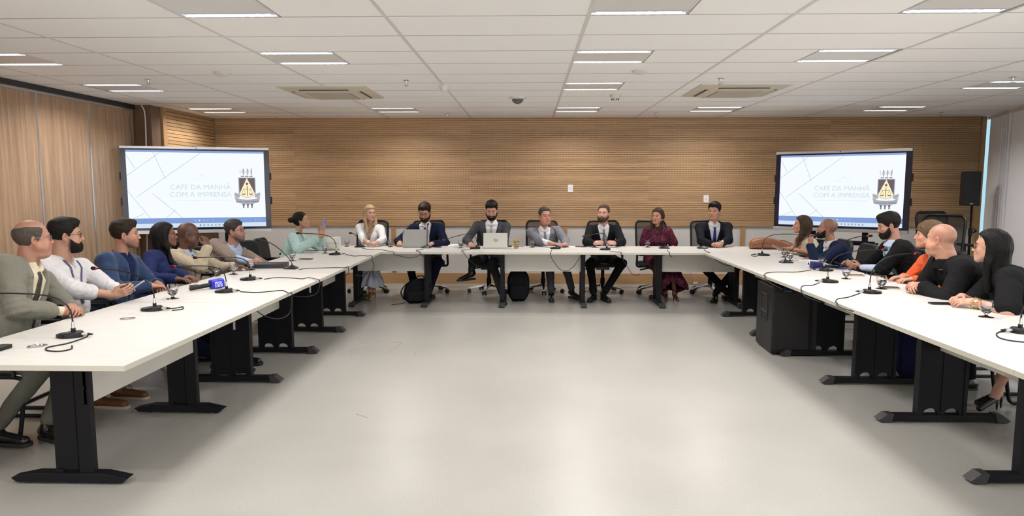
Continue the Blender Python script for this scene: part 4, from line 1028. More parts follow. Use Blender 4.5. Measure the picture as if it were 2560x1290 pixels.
# ------------------------------------------------------------------ backpacks
M_BPK = cloth('backpack_fabric', (.010, .010, .013), .4, fine=200)
def backpack(loc, rz, label, m, h=.46, w=.30, slump=0.0):
    t = empty('backpack', loc, rz, label, 'backpack')
    b = MB(); n = 20; secs = []
    for i in range(9):
        z = i/8; k = (1-abs(2*z-1)**4)**.5 if 0 < z < 1 else .55
        k = max(k, .55)
        secs.append((z*h, w/2*k, .10*k*(1-.35*z), slump*z*z))
    vs = []; fs = []
    for z, hx, hy, sh in secs:
        for q in range(n):
            a = 2*PI*q/n; c, s_ = math.cos(a), math.sin(a)
            vs.append((hx*math.copysign(abs(c)**.6, c)+sh, hy*math.copysign(abs(s_)**.6, s_), z))
    for i in range(8):
        for q in range(n): a = i*n+q; b_ = i*n+(q+1) % n; fs.append((a, b_, b_+n, a+n))
    fs += [tuple(range(n))[::-1], tuple(range(8*n, 9*n))]
    b.add(vs, fs).build('pack_body', m, t, smooth=True)
    MB().rbox((-w*.36, -.135, .04), (w*.36, -.07, h*.55), .05, axis='y').build('front_pocket', m, t, smooth=True, bevel=.012)
    zp = MB().tube(smooth_path([(-w*.34, -.095, h*.2), (-w*.36, -.09, h*.6), (-w*.2+slump*.6, -.075, h*.86), (w*.2+slump*.6, -.075, h*.86), (w*.36, -.09, h*.6), (w*.34, -.095, h*.2)]), .004, 6); zp.build('zip', M_RUB, t, smooth=True)
    MB().tube(smooth_path([(-.05+slump, 0, h-.01), (-.04+slump, 0, h+.035), (.04+slump, 0, h+.035), (.05+slump, 0, h-.01)]), .008, 6).build('grab_handle', m, t, smooth=True)
    for s in (-1, 1):
        MB().tube(smooth_path([(s*.07+slump*.8, .07, h*.88), (s*.13+slump*.5, .12, h*.6), (s*.14, .11, h*.25), (s*.11, .07, .05)]), .016, 8, flat=.35).build('shoulder_strap', m, t, smooth=True)
    return t
backpack((at_y(1296, 700, 9.55).x, 9.50, 0), 0, 'tall black backpack standing under the middle table', M_BPK, .44, .31)
t = backpack((at_y(1040, 700, 9.35).x, 9.30, 0), .3, 'slumped black backpack with loose strap under the table of the man in navy', M_BPK, .33, .36, .07)
MB().tube(smooth_path([(-.16, 0, .05), (-.20, 0, .15), (-.15, 0, .24), (-.06, 0, .30), (.02, 0, .30)]), .016, 8, flat=.5).build('raised_strap', M_BPK, t, smooth=True)
MB().tube(smooth_path([(-.14, -.05, .02), (-.22, -.08, .008), (-.34, -.10, .006)]), .009, 6, flat=.4).build('loose_strap', M_BPK, t, smooth=True)
backpack((3.20, 5.72, 0), 1.2, 'navy blue backpack on the floor behind the right table legs', cloth('navy_pack', (.012, .016, .055), .4, fine=200), .50, .34)

# ------------------------------------------------------------------ chairs in place
oc = None
OC = [(-2.42, 10.22, PI, 'mesh office chair of the blonde woman in white'), (-1.52, 10.25, PI+.1, 'mesh office chair of the man in navy suit with dark red tie'), (-.60, 10.25, PI-.15, 'mesh office chair of the bearded man at the silver laptop'),
      (.22, 10.28, PI+.05, 'mesh office chair of the older man with striped tie'), (1.12, 10.28, PI-.1, 'mesh office chair of the bearded man with grey tie'), (1.92, 10.25, PI+.12, 'mesh office chair of the woman in the burgundy dress'), (2.74, 10.28, PI, 'mesh office chair of the man with blue tie'),
      (6.0, 9.9, PI+.15, 'empty mesh office chair near the speaker stand, right of the screen'), (5.25, 8.95, PI/2+.75, 'empty mesh office chair turned sideways behind the woman in orange')]
for x, y, rz, lab in OC:
    if oc is None: oc = office_chair(lab, (x, y), rz)
    else:
        t = copy_tree(oc); t.location = (x, y, 0); t.rotation_euler = (0, 0, rz); t['label'] = lab
        if 'empty' in lab: t.scale = (1.05, 1.05, 1.14)
vc = None
VC = [(-3.38, 4.28, -PI/2, 'black visitor chair under the man in grey-green suit'), (-3.52, 3.62, -PI/2-.15, 'empty black visitor chair cut by the left edge of the photo'), (-3.45, 4.95, -PI/2, 'black visitor chair of the man in white shirt'), (-3.45, 5.60, -PI/2, 'black visitor chair of the man in blue suit with dark shirt'),
      (-3.45, 6.22, -PI/2, 'black visitor chair of the long-haired woman in navy blazer'), (-3.47, 6.82, -PI/2, 'black visitor chair of the bald man in beige jacket'), (-3.52, 7.55, -PI/2-.3, 'black visitor chair of the man in light brown blazer'), (-3.38, 8.42, -PI/2-.5, 'empty-looking black chair behind the left row, beside the brown blazer'), (-3.30, 9.02, -PI/2, 'black visitor chair of the woman in mint blouse'),
      (3.83, 9.00, PI/2, 'black visitor chair of the woman with red lanyard'), (3.80, 8.28, PI/2, 'black visitor chair of the bearded bald man in navy'), (4.02, 7.62, PI/2+.1, 'empty black visitor chair between the navy suit and the young man in black suit'), (3.87, 6.90, PI/2, 'black visitor chair of the young man with light blue shirt'),
      (3.85, 6.20, PI/2, 'black visitor chair of the woman in orange'), (3.80, 5.45, PI/2, 'black visitor chair of the bald man in black'), (3.75, 4.72, PI/2, 'black visitor chair of the long-haired woman in black'), (3.52, 4.05, PI/2, 'empty black visitor chair at the right edge, its tubes crossing below the table')]
for x, y, rz, lab in VC:
    if vc is None: vc = visitor_chair(lab, (x, y), rz)
    else:
        t = copy_tree(vc); t.location = (x, y, 0); t.rotation_euler = (0, 0, rz); t['label'] = lab
# ------------------------------------------------------------------ distance-field modelling of people
f32 = np.float32
def A3(v): return np.array(v, f32)
def nrm(v): v = np.array(v, float); return v/max(1e-9, np.linalg.norm(v))
def length(q): return np.sqrt((q*q).sum(1))
def ell(P, c, r, R=None):
    q = P-A3(c)
    if R is not None: q = q @ R.astype(f32)
    r = A3(r); k0 = length(q/r); k1 = length(q/(r*r)); return k0*(k0-1)/np.maximum(k1, 1e-6)
def cap(P, a, b, ra, rb):
    a = A3(a); b = A3(b); ab = b-a; d = P-a
    t = np.clip((d @ ab)/max(1e-9, float(ab @ ab)), 0, 1); return length(d-t[:, None]*ab)-(ra+(rb-ra)*t)
def smin(a, b, k): h = np.clip(.5+.5*(b-a)/k, 0, 1); return b*(1-h)+a*h-k*h*(1-h)
def smax(a, b, k): return -smin(-a, -b, k)
def rbox(P, c, h, r): q = np.abs(P-A3(c))-A3(h)+r; return length(np.maximum(q, 0))+np.minimum(q.max(1), 0)-r
def vnoise(P, s, seed=0):
    P = P*s; r = np.zeros(len(P), f32); rs = np.random.RandomState(seed)
    for i in range(4):
        k = rs.normal(size=3); k = k/np.linalg.norm(k)*rs.uniform(.6, 1.7); r += np.sin(P @ k.astype(f32)*2+rs.uniform(0, 6)+1.3*np.sin(P @ rs.normal(size=3).astype(f32)))
    return r/4
def surfnet(f, lo, hi, h, B=8):
    lo = np.array(lo, float); hi = np.array(hi, float)
    n = np.maximum(2, np.ceil((hi-lo)/h/B).astype(int)); dims = n*B+1
    cs = [lo[i]+(np.arange(n[i])+.5)*B*h for i in range(3)]
    gc = np.stack(np.meshgrid(*cs, indexing='ij'), -1).reshape(-1, 3).astype(f32)
    vc = f(gc); near = (np.abs(vc) < B*h*1.15).reshape(n)
    near2 = near.copy()
    V = np.repeat(np.repeat(np.repeat(np.sign(vc).reshape(n)*h*9, B, 0), B, 1), B, 2).astype(f32)
    V = np.pad(V, ((0, 1), (0, 1), (0, 1)), mode='edge')
    ax = np.arange(B+1)
    off = np.stack(np.meshgrid(ax, ax, ax, indexing='ij'), -1).reshape(-1, 3)
    idx = np.argwhere(near2)
    if len(idx) == 0: return np.zeros((0, 3)), np.zeros((0, 4), int)
    gi = (idx[:, None, :]*B+off[None]).reshape(-1, 3)
    lin = np.unique(np.ravel_multi_index(gi.T, dims)); gi = np.stack(np.unravel_index(lin, dims), 1)
    V.reshape(-1)[lin] = f((lo+gi*h).astype(f32))
    s = V < 0
    c = [(i, j, k) for i in (0, 1) for j in (0, 1) for k in (0, 1)]
    D = np.array(dims)-1
    cnt = np.zeros(D, np.int8)
    for i, j, k in c: cnt += s[i:D[0]+i, j:D[1]+j, k:D[2]+k]
    cell = np.argwhere((cnt > 0) & (cnt < 8)); m = len(cell)
    if m == 0: return np.zeros((0, 3)), np.zeros((0, 4), int)
    pos = np.zeros((m, 3)); w = np.zeros(m)
    for a in range(8):
        for b in range(a+1, 8):
            ca, cb = np.array(c[a]), np.array(c[b])
            if np.abs(ca-cb).sum() != 1: continue
            va = V[tuple((cell+ca).T)]; vb = V[tuple((cell+cb).T)]; mk = (va < 0) != (vb < 0)
            t = va/np.where(mk, va-vb, 1); p = ca+(cb-ca)*t[:, None]; pos[mk] += p[mk]; w[mk] += 1
    pos = lo+(cell+pos/w[:, None])*h
    ids = np.full(D, -1, np.int64); ids[tuple(cell.T)] = np.arange(m)
    Q = []
    for a in range(3):
        b, d = (a+1) % 3, (a+2) % 3
        e = np.zeros(3, int); e[a] = 1; eb = np.zeros(3, int); eb[b] = 1; ed = np.zeros(3, int); ed[d] = 1
        sl0 = [slice(0, dims[i]) for i in range(3)]; sl0[a] = slice(0, dims[a]-1); sl1 = list(sl0); sl1[a] = slice(1, dims[a])
        s0, s1 = s[tuple(sl0)], s[tuple(sl1)]
        for cond, flip in ((s0 & ~s1, 0), (~s0 & s1, 1)):
            g = np.argwhere(cond); g = g[(g[:, b] > 0) & (g[:, d] > 0) & (g[:, b] < D[b]) & (g[:, d] < D[d])]
            if len(g) == 0: continue
            q = np.stack([ids[tuple(x.T)] for x in (g-eb-ed, g-ed, g, g-eb)], 1)
            Q.append(q[:, ::-1] if flip else q)
    Q = np.concatenate(Q); Q = Q[(Q >= 0).all(1)]
    return pos, Q
class NM:   # joined numpy meshes with colours
    def __init__(s): s.v = []; s.q = []; s.c = []; s.n = 0
    def add(s, v, q, c=None):
        if len(v) == 0: return s
        s.v.append(v); s.q.append(np.array(q)+s.n); s.n += len(v)
        s.c.append(np.tile(A3(c), (len(v), 1)) if c is not None and np.ndim(c) == 1 else (c if c is not None else np.zeros((len(v), 3))))
        return s
    def build(s, name, m, loc, parent=None, colors=False):
        v = np.concatenate(s.v)-np.array(loc); q = np.concatenate(s.q)
        me = bpy.data.meshes.new(name); me.vertices.add(len(v)); me.vertices.foreach_set('co', v.astype(f32).ravel())
        me.loops.add(q.size); me.loops.foreach_set('vertex_index', q.ravel().astype(np.int32))
        me.polygons.add(len(q)); me.polygons.foreach_set('loop_start', np.arange(0, q.size, 4, dtype=np.int32))
        me.polygons.foreach_set('use_smooth', np.ones(len(q), bool)); me.update(); me.validate()
        if colors:
            at = me.color_attributes.new('Col', 'FLOAT_COLOR', 'POINT'); c = np.concatenate(s.c)
            at.data.foreach_set('color', np.concatenate([c, np.ones((len(c), 1))], 1).astype(f32).ravel())
        me.materials.append(m); o = bpy.data.objects.new(name, me); COL.objects.link(o)
        if parent is None: o.location = loc
        else: o.parent = parent
        return o
def uvs(c, r, F, n=20, m=14):
    v = []; q = []
    for i in range(m+1):
        th = PI*i/m
        for k in range(n): a = 2*PI*k/n; v.append((math.sin(th)*math.cos(a)*r, math.cos(th)*r, math.sin(th)*math.sin(a)*r))
    for i in range(m):
        for k in range(n): q.append((i*n+k, i*n+(k+1) % n, (i+1)*n+(k+1) % n, (i+1)*n+k))
    return np.array(v)+np.array(c), np.array(q)[:, ::-1]
def skin_mat():
    m, nt, b = new_mat('skin'); a = N(nt, 'ShaderNodeVertexColor'); a.layer_name = 'Col'
    v = coords(nt); n = N(nt, 'ShaderNodeTexNoise'); n.inputs['Scale'].default_value = 70; n.inputs['Detail'].default_value = 3; nt.links.new(v, n.inputs['Vector'])
    r = N(nt, 'ShaderNodeMapRange'); r.inputs['To Min'].default_value = .93; r.inputs['To Max'].default_value = 1.07; nt.links.new(n.outputs['Fac'], r.inputs['Value'])
    x = N(nt, 'ShaderNodeVectorMath', operation='SCALE'); nt.links.new(a.outputs['Color'], x.inputs[0]); nt.links.new(r.outputs['Result'], x.inputs['Scale'])
    nt.links.new(x.outputs['Vector'], b.inputs['Base Color']); b.inputs['Roughness'].default_value = .46
    b.inputs['Subsurface Weight'].default_value = .0; return m
M_SKIN = skin_mat()
def hair_mat(name, col, rough=.5):
    if name in MATS: return MATS[name]
    m, nt, b = new_mat(name)
    v = coords(nt, (60, 60, 9)); n = N(nt, 'ShaderNodeTexNoise'); n.inputs['Scale'].default_value = 5; n.inputs['Detail'].default_value = 4; n.inputs['Distortion'].default_value = .6
    nt.links.new(v, n.inputs['Vector'])
    r = N(nt, 'ShaderNodeMapRange'); r.inputs['From Min'].default_value = .3; r.inputs['From Max'].default_value = .7; r.inputs['To Min'].default_value = .55; r.inputs['To Max'].default_value = 1.5; nt.links.new(n.outputs['Fac'], r.inputs['Value'])
    x = N(nt, 'ShaderNodeVectorMath', operation='SCALE'); x.inputs[0].default_value = col; nt.links.new(r.outputs['Result'], x.inputs['Scale'])
    nt.links.new(x.outputs['Vector'], b.inputs['Base Color']); b.inputs['Roughness'].default_value = max(rough, .5); b.inputs['Specular IOR Level'].default_value = .16
    bp = N(nt, 'ShaderNodeBump'); bp.inputs['Strength'].default_value = .5; bp.inputs['Distance'].default_value = .003; nt.links.new(n.outputs['Fac'], bp.inputs['Height']); nt.links.new(bp.outputs['Normal'], b.inputs['Normal'])
    MATS[name] = m; return m
ip = np.interp
# ---- head in its own frame: x right, y out of the face, z up, origin between the ears at eye height
def skull(P, g=0.0, w=1.0):
    return smin(ell(P, (0, -.014, .034), (.0755*w+g, .097+g, .087+g)), ell(P, (0, .012, -.018), (.066*w+g, .074+g, .078+g)), .03)
def face_sdf(P, S):
    X = np.abs(P[:, 0]); Q = P.copy(); Q[:, 0] = X; w = S.get('fw', 1.0); fat = S.get('fat', 0.0)
    d = skull(P, 0, w)
    d = smin(d, ell(P, (0, .034, -.055), (.054*w+fat, .052, .055+fat*.5)), .03)                   # jaw
    d = smin(d, cap(Q, (.0, .076, -.098), (.016, .070, -.098), .019, .017), .025)            # chin
    d = smin(d, cap(Q, (.058*w+fat*.7, .0, -.05), (.024, .062, -.092), .016, .016), .03)     # jaw line
    d = smin(d, ell(Q, (.042*w, .056, -.030), (.022, .024, .020)), .022)                     # cheekbone
    if fat: d = smin(d, ell(Q, (.045, .045, -.062), (.028+fat, .03, .03)), .025); d = smin(d, ell(P, (0, .03, -.11), (.055+fat, .05, .03)), .03)
    d = smin(d, cap(Q, (.006, .083, .022), (.040, .070, .024), .010, .008), .014)            # brow
    d = smax(d, -ell(Q, (.031, .098, .001), (.017, .017, .012)), .010)                       # eye socket
    d = smin(d, cap(P, (0, .084, .008), (0, .1075, -.033), .0068, .0098), .011)              # nose
    d = smin(d, ell(Q, (.0115, .099, -.036), (.0075, .009, .0072)), .006)
    d = smax(d, -ell(Q, (.0062, .104, -.0455), (.0034, .005, .004)), .003)
    d = smin(d, ell(P, (0, .080, -.064), (.028, .020, .020)), .016)                          # muzzle
    d = smin(d, cap(Q, (0, .0965, -.0615), (.019, .088, -.0645), .0048, .0028), .004)
    d = smin(d, cap(Q, (0, .0955, -.0705), (.017, .088, -.0685), .0056, .0030), .004)
    d = smax(d, -cap(Q, (0, .104, -.0662), (.022, .093, -.0668), .0022, .0014), .003)
    d = smax(d, -ell(P, (0, .106, -.085), (.02, .010, .008)), .008)
    # ears
    ca, sa = math.cos(.35), math.sin(.35)
    R = np.array([[ca, -sa, 0], [sa, ca, 0], [0, 0, 1]])
    e = ell(Q, (.079*w, -.012, -.010), (.008, .019, .031), R)
    e = smax(e, -ell(Q, (.088*w, -.007, -.006), (.008, .010, .019), R), .006)
    d = smin(d, e, .006)
    d = smin(d, ell(Q, (.074*w, -.003, -.036), (.007, .009, .010)), .008)
    return d
HAIRL = {  # hairline height as a function of y (front positive)
 'short': ([-.13, -.07, -.035, -.02, .012, .030, .050, .075, .11], [-.085, -.085, -.055, .00, -.015, .005, .045, .064, .070]),
 'recede': ([-.13, -.07, -.035, -.02, .012, .030, .050, .075, .11], [-.085, -.085, -.055, .00, -.015, .020, .070, .083, .09]),
 'low': ([-.13, -.07, -.035, -.02, .012, .030, .055, .08, .11], [-.09, -.09, -.06, .00, -.02, -.005, .028, .046, .055])}
def hair_sdf(P, S):
    st = S['hair']; th = S.get('hth', .014); w = S.get('fw', 1.0)
    X = np.abs(P[:, 0]); lx = S.get('part', 0)
    if st in ('short', 'recede', 'low'):
        ys, zs = HAIRL[st]
        lim = ip(P[:, 1], ys, zs)-.010*np.clip(1-X/.045, 0, 1)*(P[:, 1] > .05)+.0035*vnoise(P, 150, 12)
        g = th*np.clip(.15+(P[:, 2]-.0)*11, .16, 1.2)*S.get('hs', 1)
        g = g*np.clip(.12+(P[:, 2]-lim)/.030, .12, 1)
        base = skull(P, 0, w)-g
        if S.get('quiff'): base = smin(base, ell(P, (.01*lx, .050, .104), (.052, .040, .022)), .03)
        base = base+.0012*vnoise(P*A3((1, .3, .5)), 260, 3)+.0026*vnoise(P*A3((1, .4, .5)), 80, 5)+.0009*np.sin(np.arctan2(P[:, 0], P[:, 2]-.02)*42+3*vnoise(P, 40, 8))
        return smax(base, (lim-P[:, 2])*.8, .006)
    if st == 'fringe':   # hair at the sides and back only
        ys = [-.13, -.07, -.035, -.02, .012, .030, .05]; zs = [-.08, -.08, -.05, .0, -.015, .012, .07]
        lim = ip(P[:, 1], ys, zs); top = ip(P[:, 1], [-.12, -.05, .03, .06], [.07, .085, .080, .065])
        base = skull(P, 0, w)-.007+.0015*vnoise(P, 160, 3)
        d = smax(base, (lim-P[:, 2])*.8, .006); return smax(d, (P[:, 2]-top)*.7+.0, .02)
    if st == 'buzz':
        ys, zs = HAIRL['recede']; lim = ip(P[:, 1], ys, zs)
        return smax(skull(P, 0, w)-.0025+.0005*vnoise(P, 200, 2), (lim-P[:, 2])*.8, .004)
    if st == 'bun':
        lim = ip(P[:, 1], [-.13, -.05, -.015, .015, .05, .08], [-.085, -.075, .0, .0, .055, .072])
        d = smax(skull(P, 0, w)-.009+.0016*vnoise(P*A3((1, .3, 1)), 120, 3), (lim-P[:, 2])*.8, .005)
        b = ell(P, (0, -.135, .040), (.038, .034, .036))+.005*vnoise(P, 90, 4); return smin(d, b, .012)
    if st == 'pixie':
        lim = ip(P[:, 1], [-.13, -.06, -.02, .012, .04, .065, .09], [-.085, -.08, -.03, -.03, .005, .025, .040])+.009*vnoise(P, 110, 12)
        base = skull(P, 0, w)-.017*np.clip(.4+(P[:, 2]+.02)*8, .2, 1.2)+.006*vnoise(P*A3((1, .6, .5)), 120, 8)+.003*vnoise(P*A3((1, .6, .5)), 300, 9)
        return smax(base, (lim-P[:, 2])*.8, .008)
    if st == 'long':
        ln = S.get('hlen', .34); lw = S.get('hwave', .006)
        face = ip(P[:, 2], [-.35, -.12, -.06, .0, .05, .075, .09], [.055, .030, .028, .030, .052, .075, .2])   # hair keeps behind this y
        base = skull(P, 0, w)-.015*np.clip((face+S.get('fy', 0)-P[:, 1])/.035, .05, 1)
        sx, fx = S.get('side', 0), S.get('fwd', .0)
        d = smin(base, cap(P, (.0, -.055, -.02), (sx, -.07+fx*.3, -ln), .076, .055), .05)
        # curtains falling past the cheeks
        for s_ in (-1, 1):
            k = S.get('cl', 1.0) if s_ < 0 else S.get('cr', 1.0)
            if k > 0:
                d = smin(d, cap(P, (s_*.070, -.01, .02), (s_*.080, .0, -.10), .020, .026), .025)
                d = smin(d, cap(P, (s_*.080, .0, -.10), (s_*.075+sx, .02+fx, -ln*k), .028, .022), .025)
        d = d+lw*np.sin(P[:, 2]*38+P[:, 0]*20)*np.clip(-P[:, 2]*6, 0, 1)*.5+.0028*vnoise(P*A3((1, 1, .10)), 130, 6)
        d = smax(d, (P[:, 1]-face-S.get('fy', 0))*.9, .01)
        nf = ell(P, (0, .03, -.075), (.062, .08, .10)); d = smax(d, -nf, .01)
        return d
    return None
def beard_sdf(P, S):
    th = S.get('bth', .007); X = np.abs(P[:, 0])
    top = ip(P[:, 1], [-.01, .02, .05, .075, .09, .11], [-.005, -.02, -.050, -.062, -.050, -.047])
    th = th*np.clip((top-P[:, 2])/.026, .08, 1)*np.clip((P[:, 1]-S.get('by', -.002))/.035, .08, 1)
    d = face_sdf(P, S)-th-.0008+.0008*vnoise(P, 230, 9)*(th > .004)
    d = smax(d, (P[:, 2]-top), .005); d = smax(d, S.get('by', -.002)+.006-P[:, 1], .006)
    lipc = ell(P, (0, .10, -.066), (.023, .03, .0085)); d = smax(d, -lipc, .003)
    return smax(d, -P[:, 2]-.135, .01)
def head_colors(P, S):
    sk = A3(S['skin']); n = len(P); C = np.tile(sk, (n, 1)); X = np.abs(P[:, 0])
    def blend(C, w, col): w = np.clip(w, 0, 1)[:, None]; return C*(1-w)+A3(col)*w
    g = lambda x, s_: np.exp(-(x/s_)**2)
    C = blend(C, .35*g(X-.045, .022)*g(P[:, 2]+.035, .022)*(P[:, 1] > .02), sk*A3((1.08, .74, .68)))
    C = blend(C, .35*g(X, .015)*g(P[:, 2]+.035, .014)*(P[:, 1] > .085), sk*A3((1.05, .75, .7)))
    C = blend(C, .3*(X > .074)*(P[:, 1] < .01), sk*A3((1.05, .68, .6)))
    C = blend(C, .75*g(P[:, 1]+.007, .0075)*g(P[:, 2]+.005, .013)*(X > .0745*S.get('fw', 1)), sk*A3((.5, .36, .32)))  # ear hollow: shade put into the skin colour
    hc = A3(S.get('brow', S.get('hcol', (.03, .02, .015))))
    bz = .0225+.004*np.clip((X-.015)/.02, 0, 1)-.005*np.clip((X-.036)/.012, 0, 1)
    C = blend(C, S.get('bst', .85)*g(P[:, 2]-bz, .0036)*(X > .010)*(X < .049)*(P[:, 1] > .045), hc)
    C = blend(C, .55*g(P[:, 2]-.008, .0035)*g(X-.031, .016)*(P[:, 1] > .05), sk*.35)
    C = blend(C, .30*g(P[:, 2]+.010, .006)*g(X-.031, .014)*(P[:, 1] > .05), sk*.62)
    lc = S.get('lip', tuple(sk*A3((.85, .50, .47))))
    C = blend(C, .9*(X < .0225)*(P[:, 1] > .080)*g(P[:, 2]+.066, .0068), lc)
    C = blend(C, .8*(X < .021)*(P[:, 1] > .080)*g(P[:, 2]+.0664, .0016), sk*.22)
    C = blend(C, .8*g(X-.006, .003)*g(P[:, 2]+.046, .003)*(P[:, 1] > .085), sk*.2)
    if S.get('stub'):
        top = ip(P[:, 1], [-.01, .02, .05, .075, .09, .11], [-.005, -.02, -.050, -.058, -.052, -.050])
        w = np.clip((top-P[:, 2])/.008, 0, 1)*np.clip((P[:, 1]+.0)/.012, 0, 1)*np.clip((P[:, 2]+.13)/.02, 0, 1)
        C = blend(C, w*S['stub']*(1-.9*(X < .02)*g(P[:, 2]+.066, .008)), hc*1.3)
    if S['hair'] == 'fringe':
        C = blend(C, .30*np.clip((P[:, 2]-.05)/.02, 0, 1)*np.clip((.062-P[:, 1])/.03, 0, 1)*(.6+.4*vnoise(P*A3((1, .2, 1)), 160, 4)), sk*.35)
    if S.get('scalp'):
        lim = ip(P[:, 1], [-.13, -.07, -.035, -.02, .012, .030, .055, .07], [-.08, -.08, -.05, .0, -.01, .015, .07, .14])
        C = blend(C, np.clip((P[:, 2]-lim)/.012, 0, 1)*S['scalp']*(P[:, 1] < .07), sk*.28)
    return C
def head_frame(S):
    yaw, pit, rol = [math.radians(a) for a in (S['yaw'], S.get('pitch', 0), S.get('roll', 0))]
    M = Matrix.Rotation(yaw-PI/2, 3, 'Z') @ Matrix.Rotation(pit, 3, 'X') @ Matrix.Rotation(rol, 3, 'Y')
    return np.array(M)     # columns = axes in world
# ---- hands: local x towards thumb, y along fingers, z out of the back of the hand
def hand_sdf(P, curl=.35, spread=.04, tc=.5, s=1.0, point=None):
    P = P/s
    d = rbox(P, (0, .048, 0), (.038, .044, .0135), .013)
    d = smin(d, ell(P, (.024, .030, -.008), (.018, .032, .014)), .012)
    d = smin(d, cap(P, (0, -.03, 0), (0, .02, 0), .026, .024), .02)
    fx = [.029, .010, -.010, -.029]; L = [.070, .078, .072, .057]; r0 = [.0090, .0094, .0090, .0080]
    for i in range(4):
        c = curl if not isinstance(curl, (list, tuple)) else curl[i]
        p = np.array([fx[i], .086-(.006 if i == 3 else 0), 0.]); a = -c*.55; sp = (1.5-i)*spread
        for k, (fr, inc) in enumerate(((.46, 0), (.30, c*1.0), (.24, c*.75))):
            a -= inc; dr = np.array([math.sin(sp)*math.cos(a), math.cos(sp)*math.cos(a), math.sin(a)])
            q = p+dr*L[i]*fr; ra = r0[i]*(1-.10*k)
            d = smin(d, cap(P, p, q, ra, ra*.93), .005 if k == 0 else .003); p = q
    t0 = (.026, .018, -.006); t1 = (.048, .048-.004*tc, -.012-.012*tc); t2 = (.056-.022*tc, .074-.0*tc, -.016-.02*tc); t3 = (.056-.038*tc, .096-.004*tc, -.018-.022*tc)
    d = smin(d, cap(P, t0, t1, .013, .0105), .010); d = smin(d, cap(P, t1, t2, .0105, .0098), .003); d = smin(d, cap(P, t2, t3, .0098, .0078), .003)
    return d*s
def ik(S, W, l1, l2, hint):
    S = np.array(S, float); W = np.array(W, float); D = W-S; L = np.linalg.norm(D)
    if L > (l1+l2)*.985: k = L/((l1+l2)*.985); l1 *= k; l2 *= k
    a = (l1*l1-l2*l2+L*L)/(2*L); hgt = math.sqrt(max(0, l1*l1-a*a)); u = D/L
    h = np.array(hint, float); h = h-u*(h @ u); h = nrm(h); return S+u*a+h*hgt
def frame_of(d, n):
    y = nrm(d); z = np.array(n, float); z = nrm(z-y*(z @ y)); x = np.cross(y, z); return np.stack([x, y, z], 1)

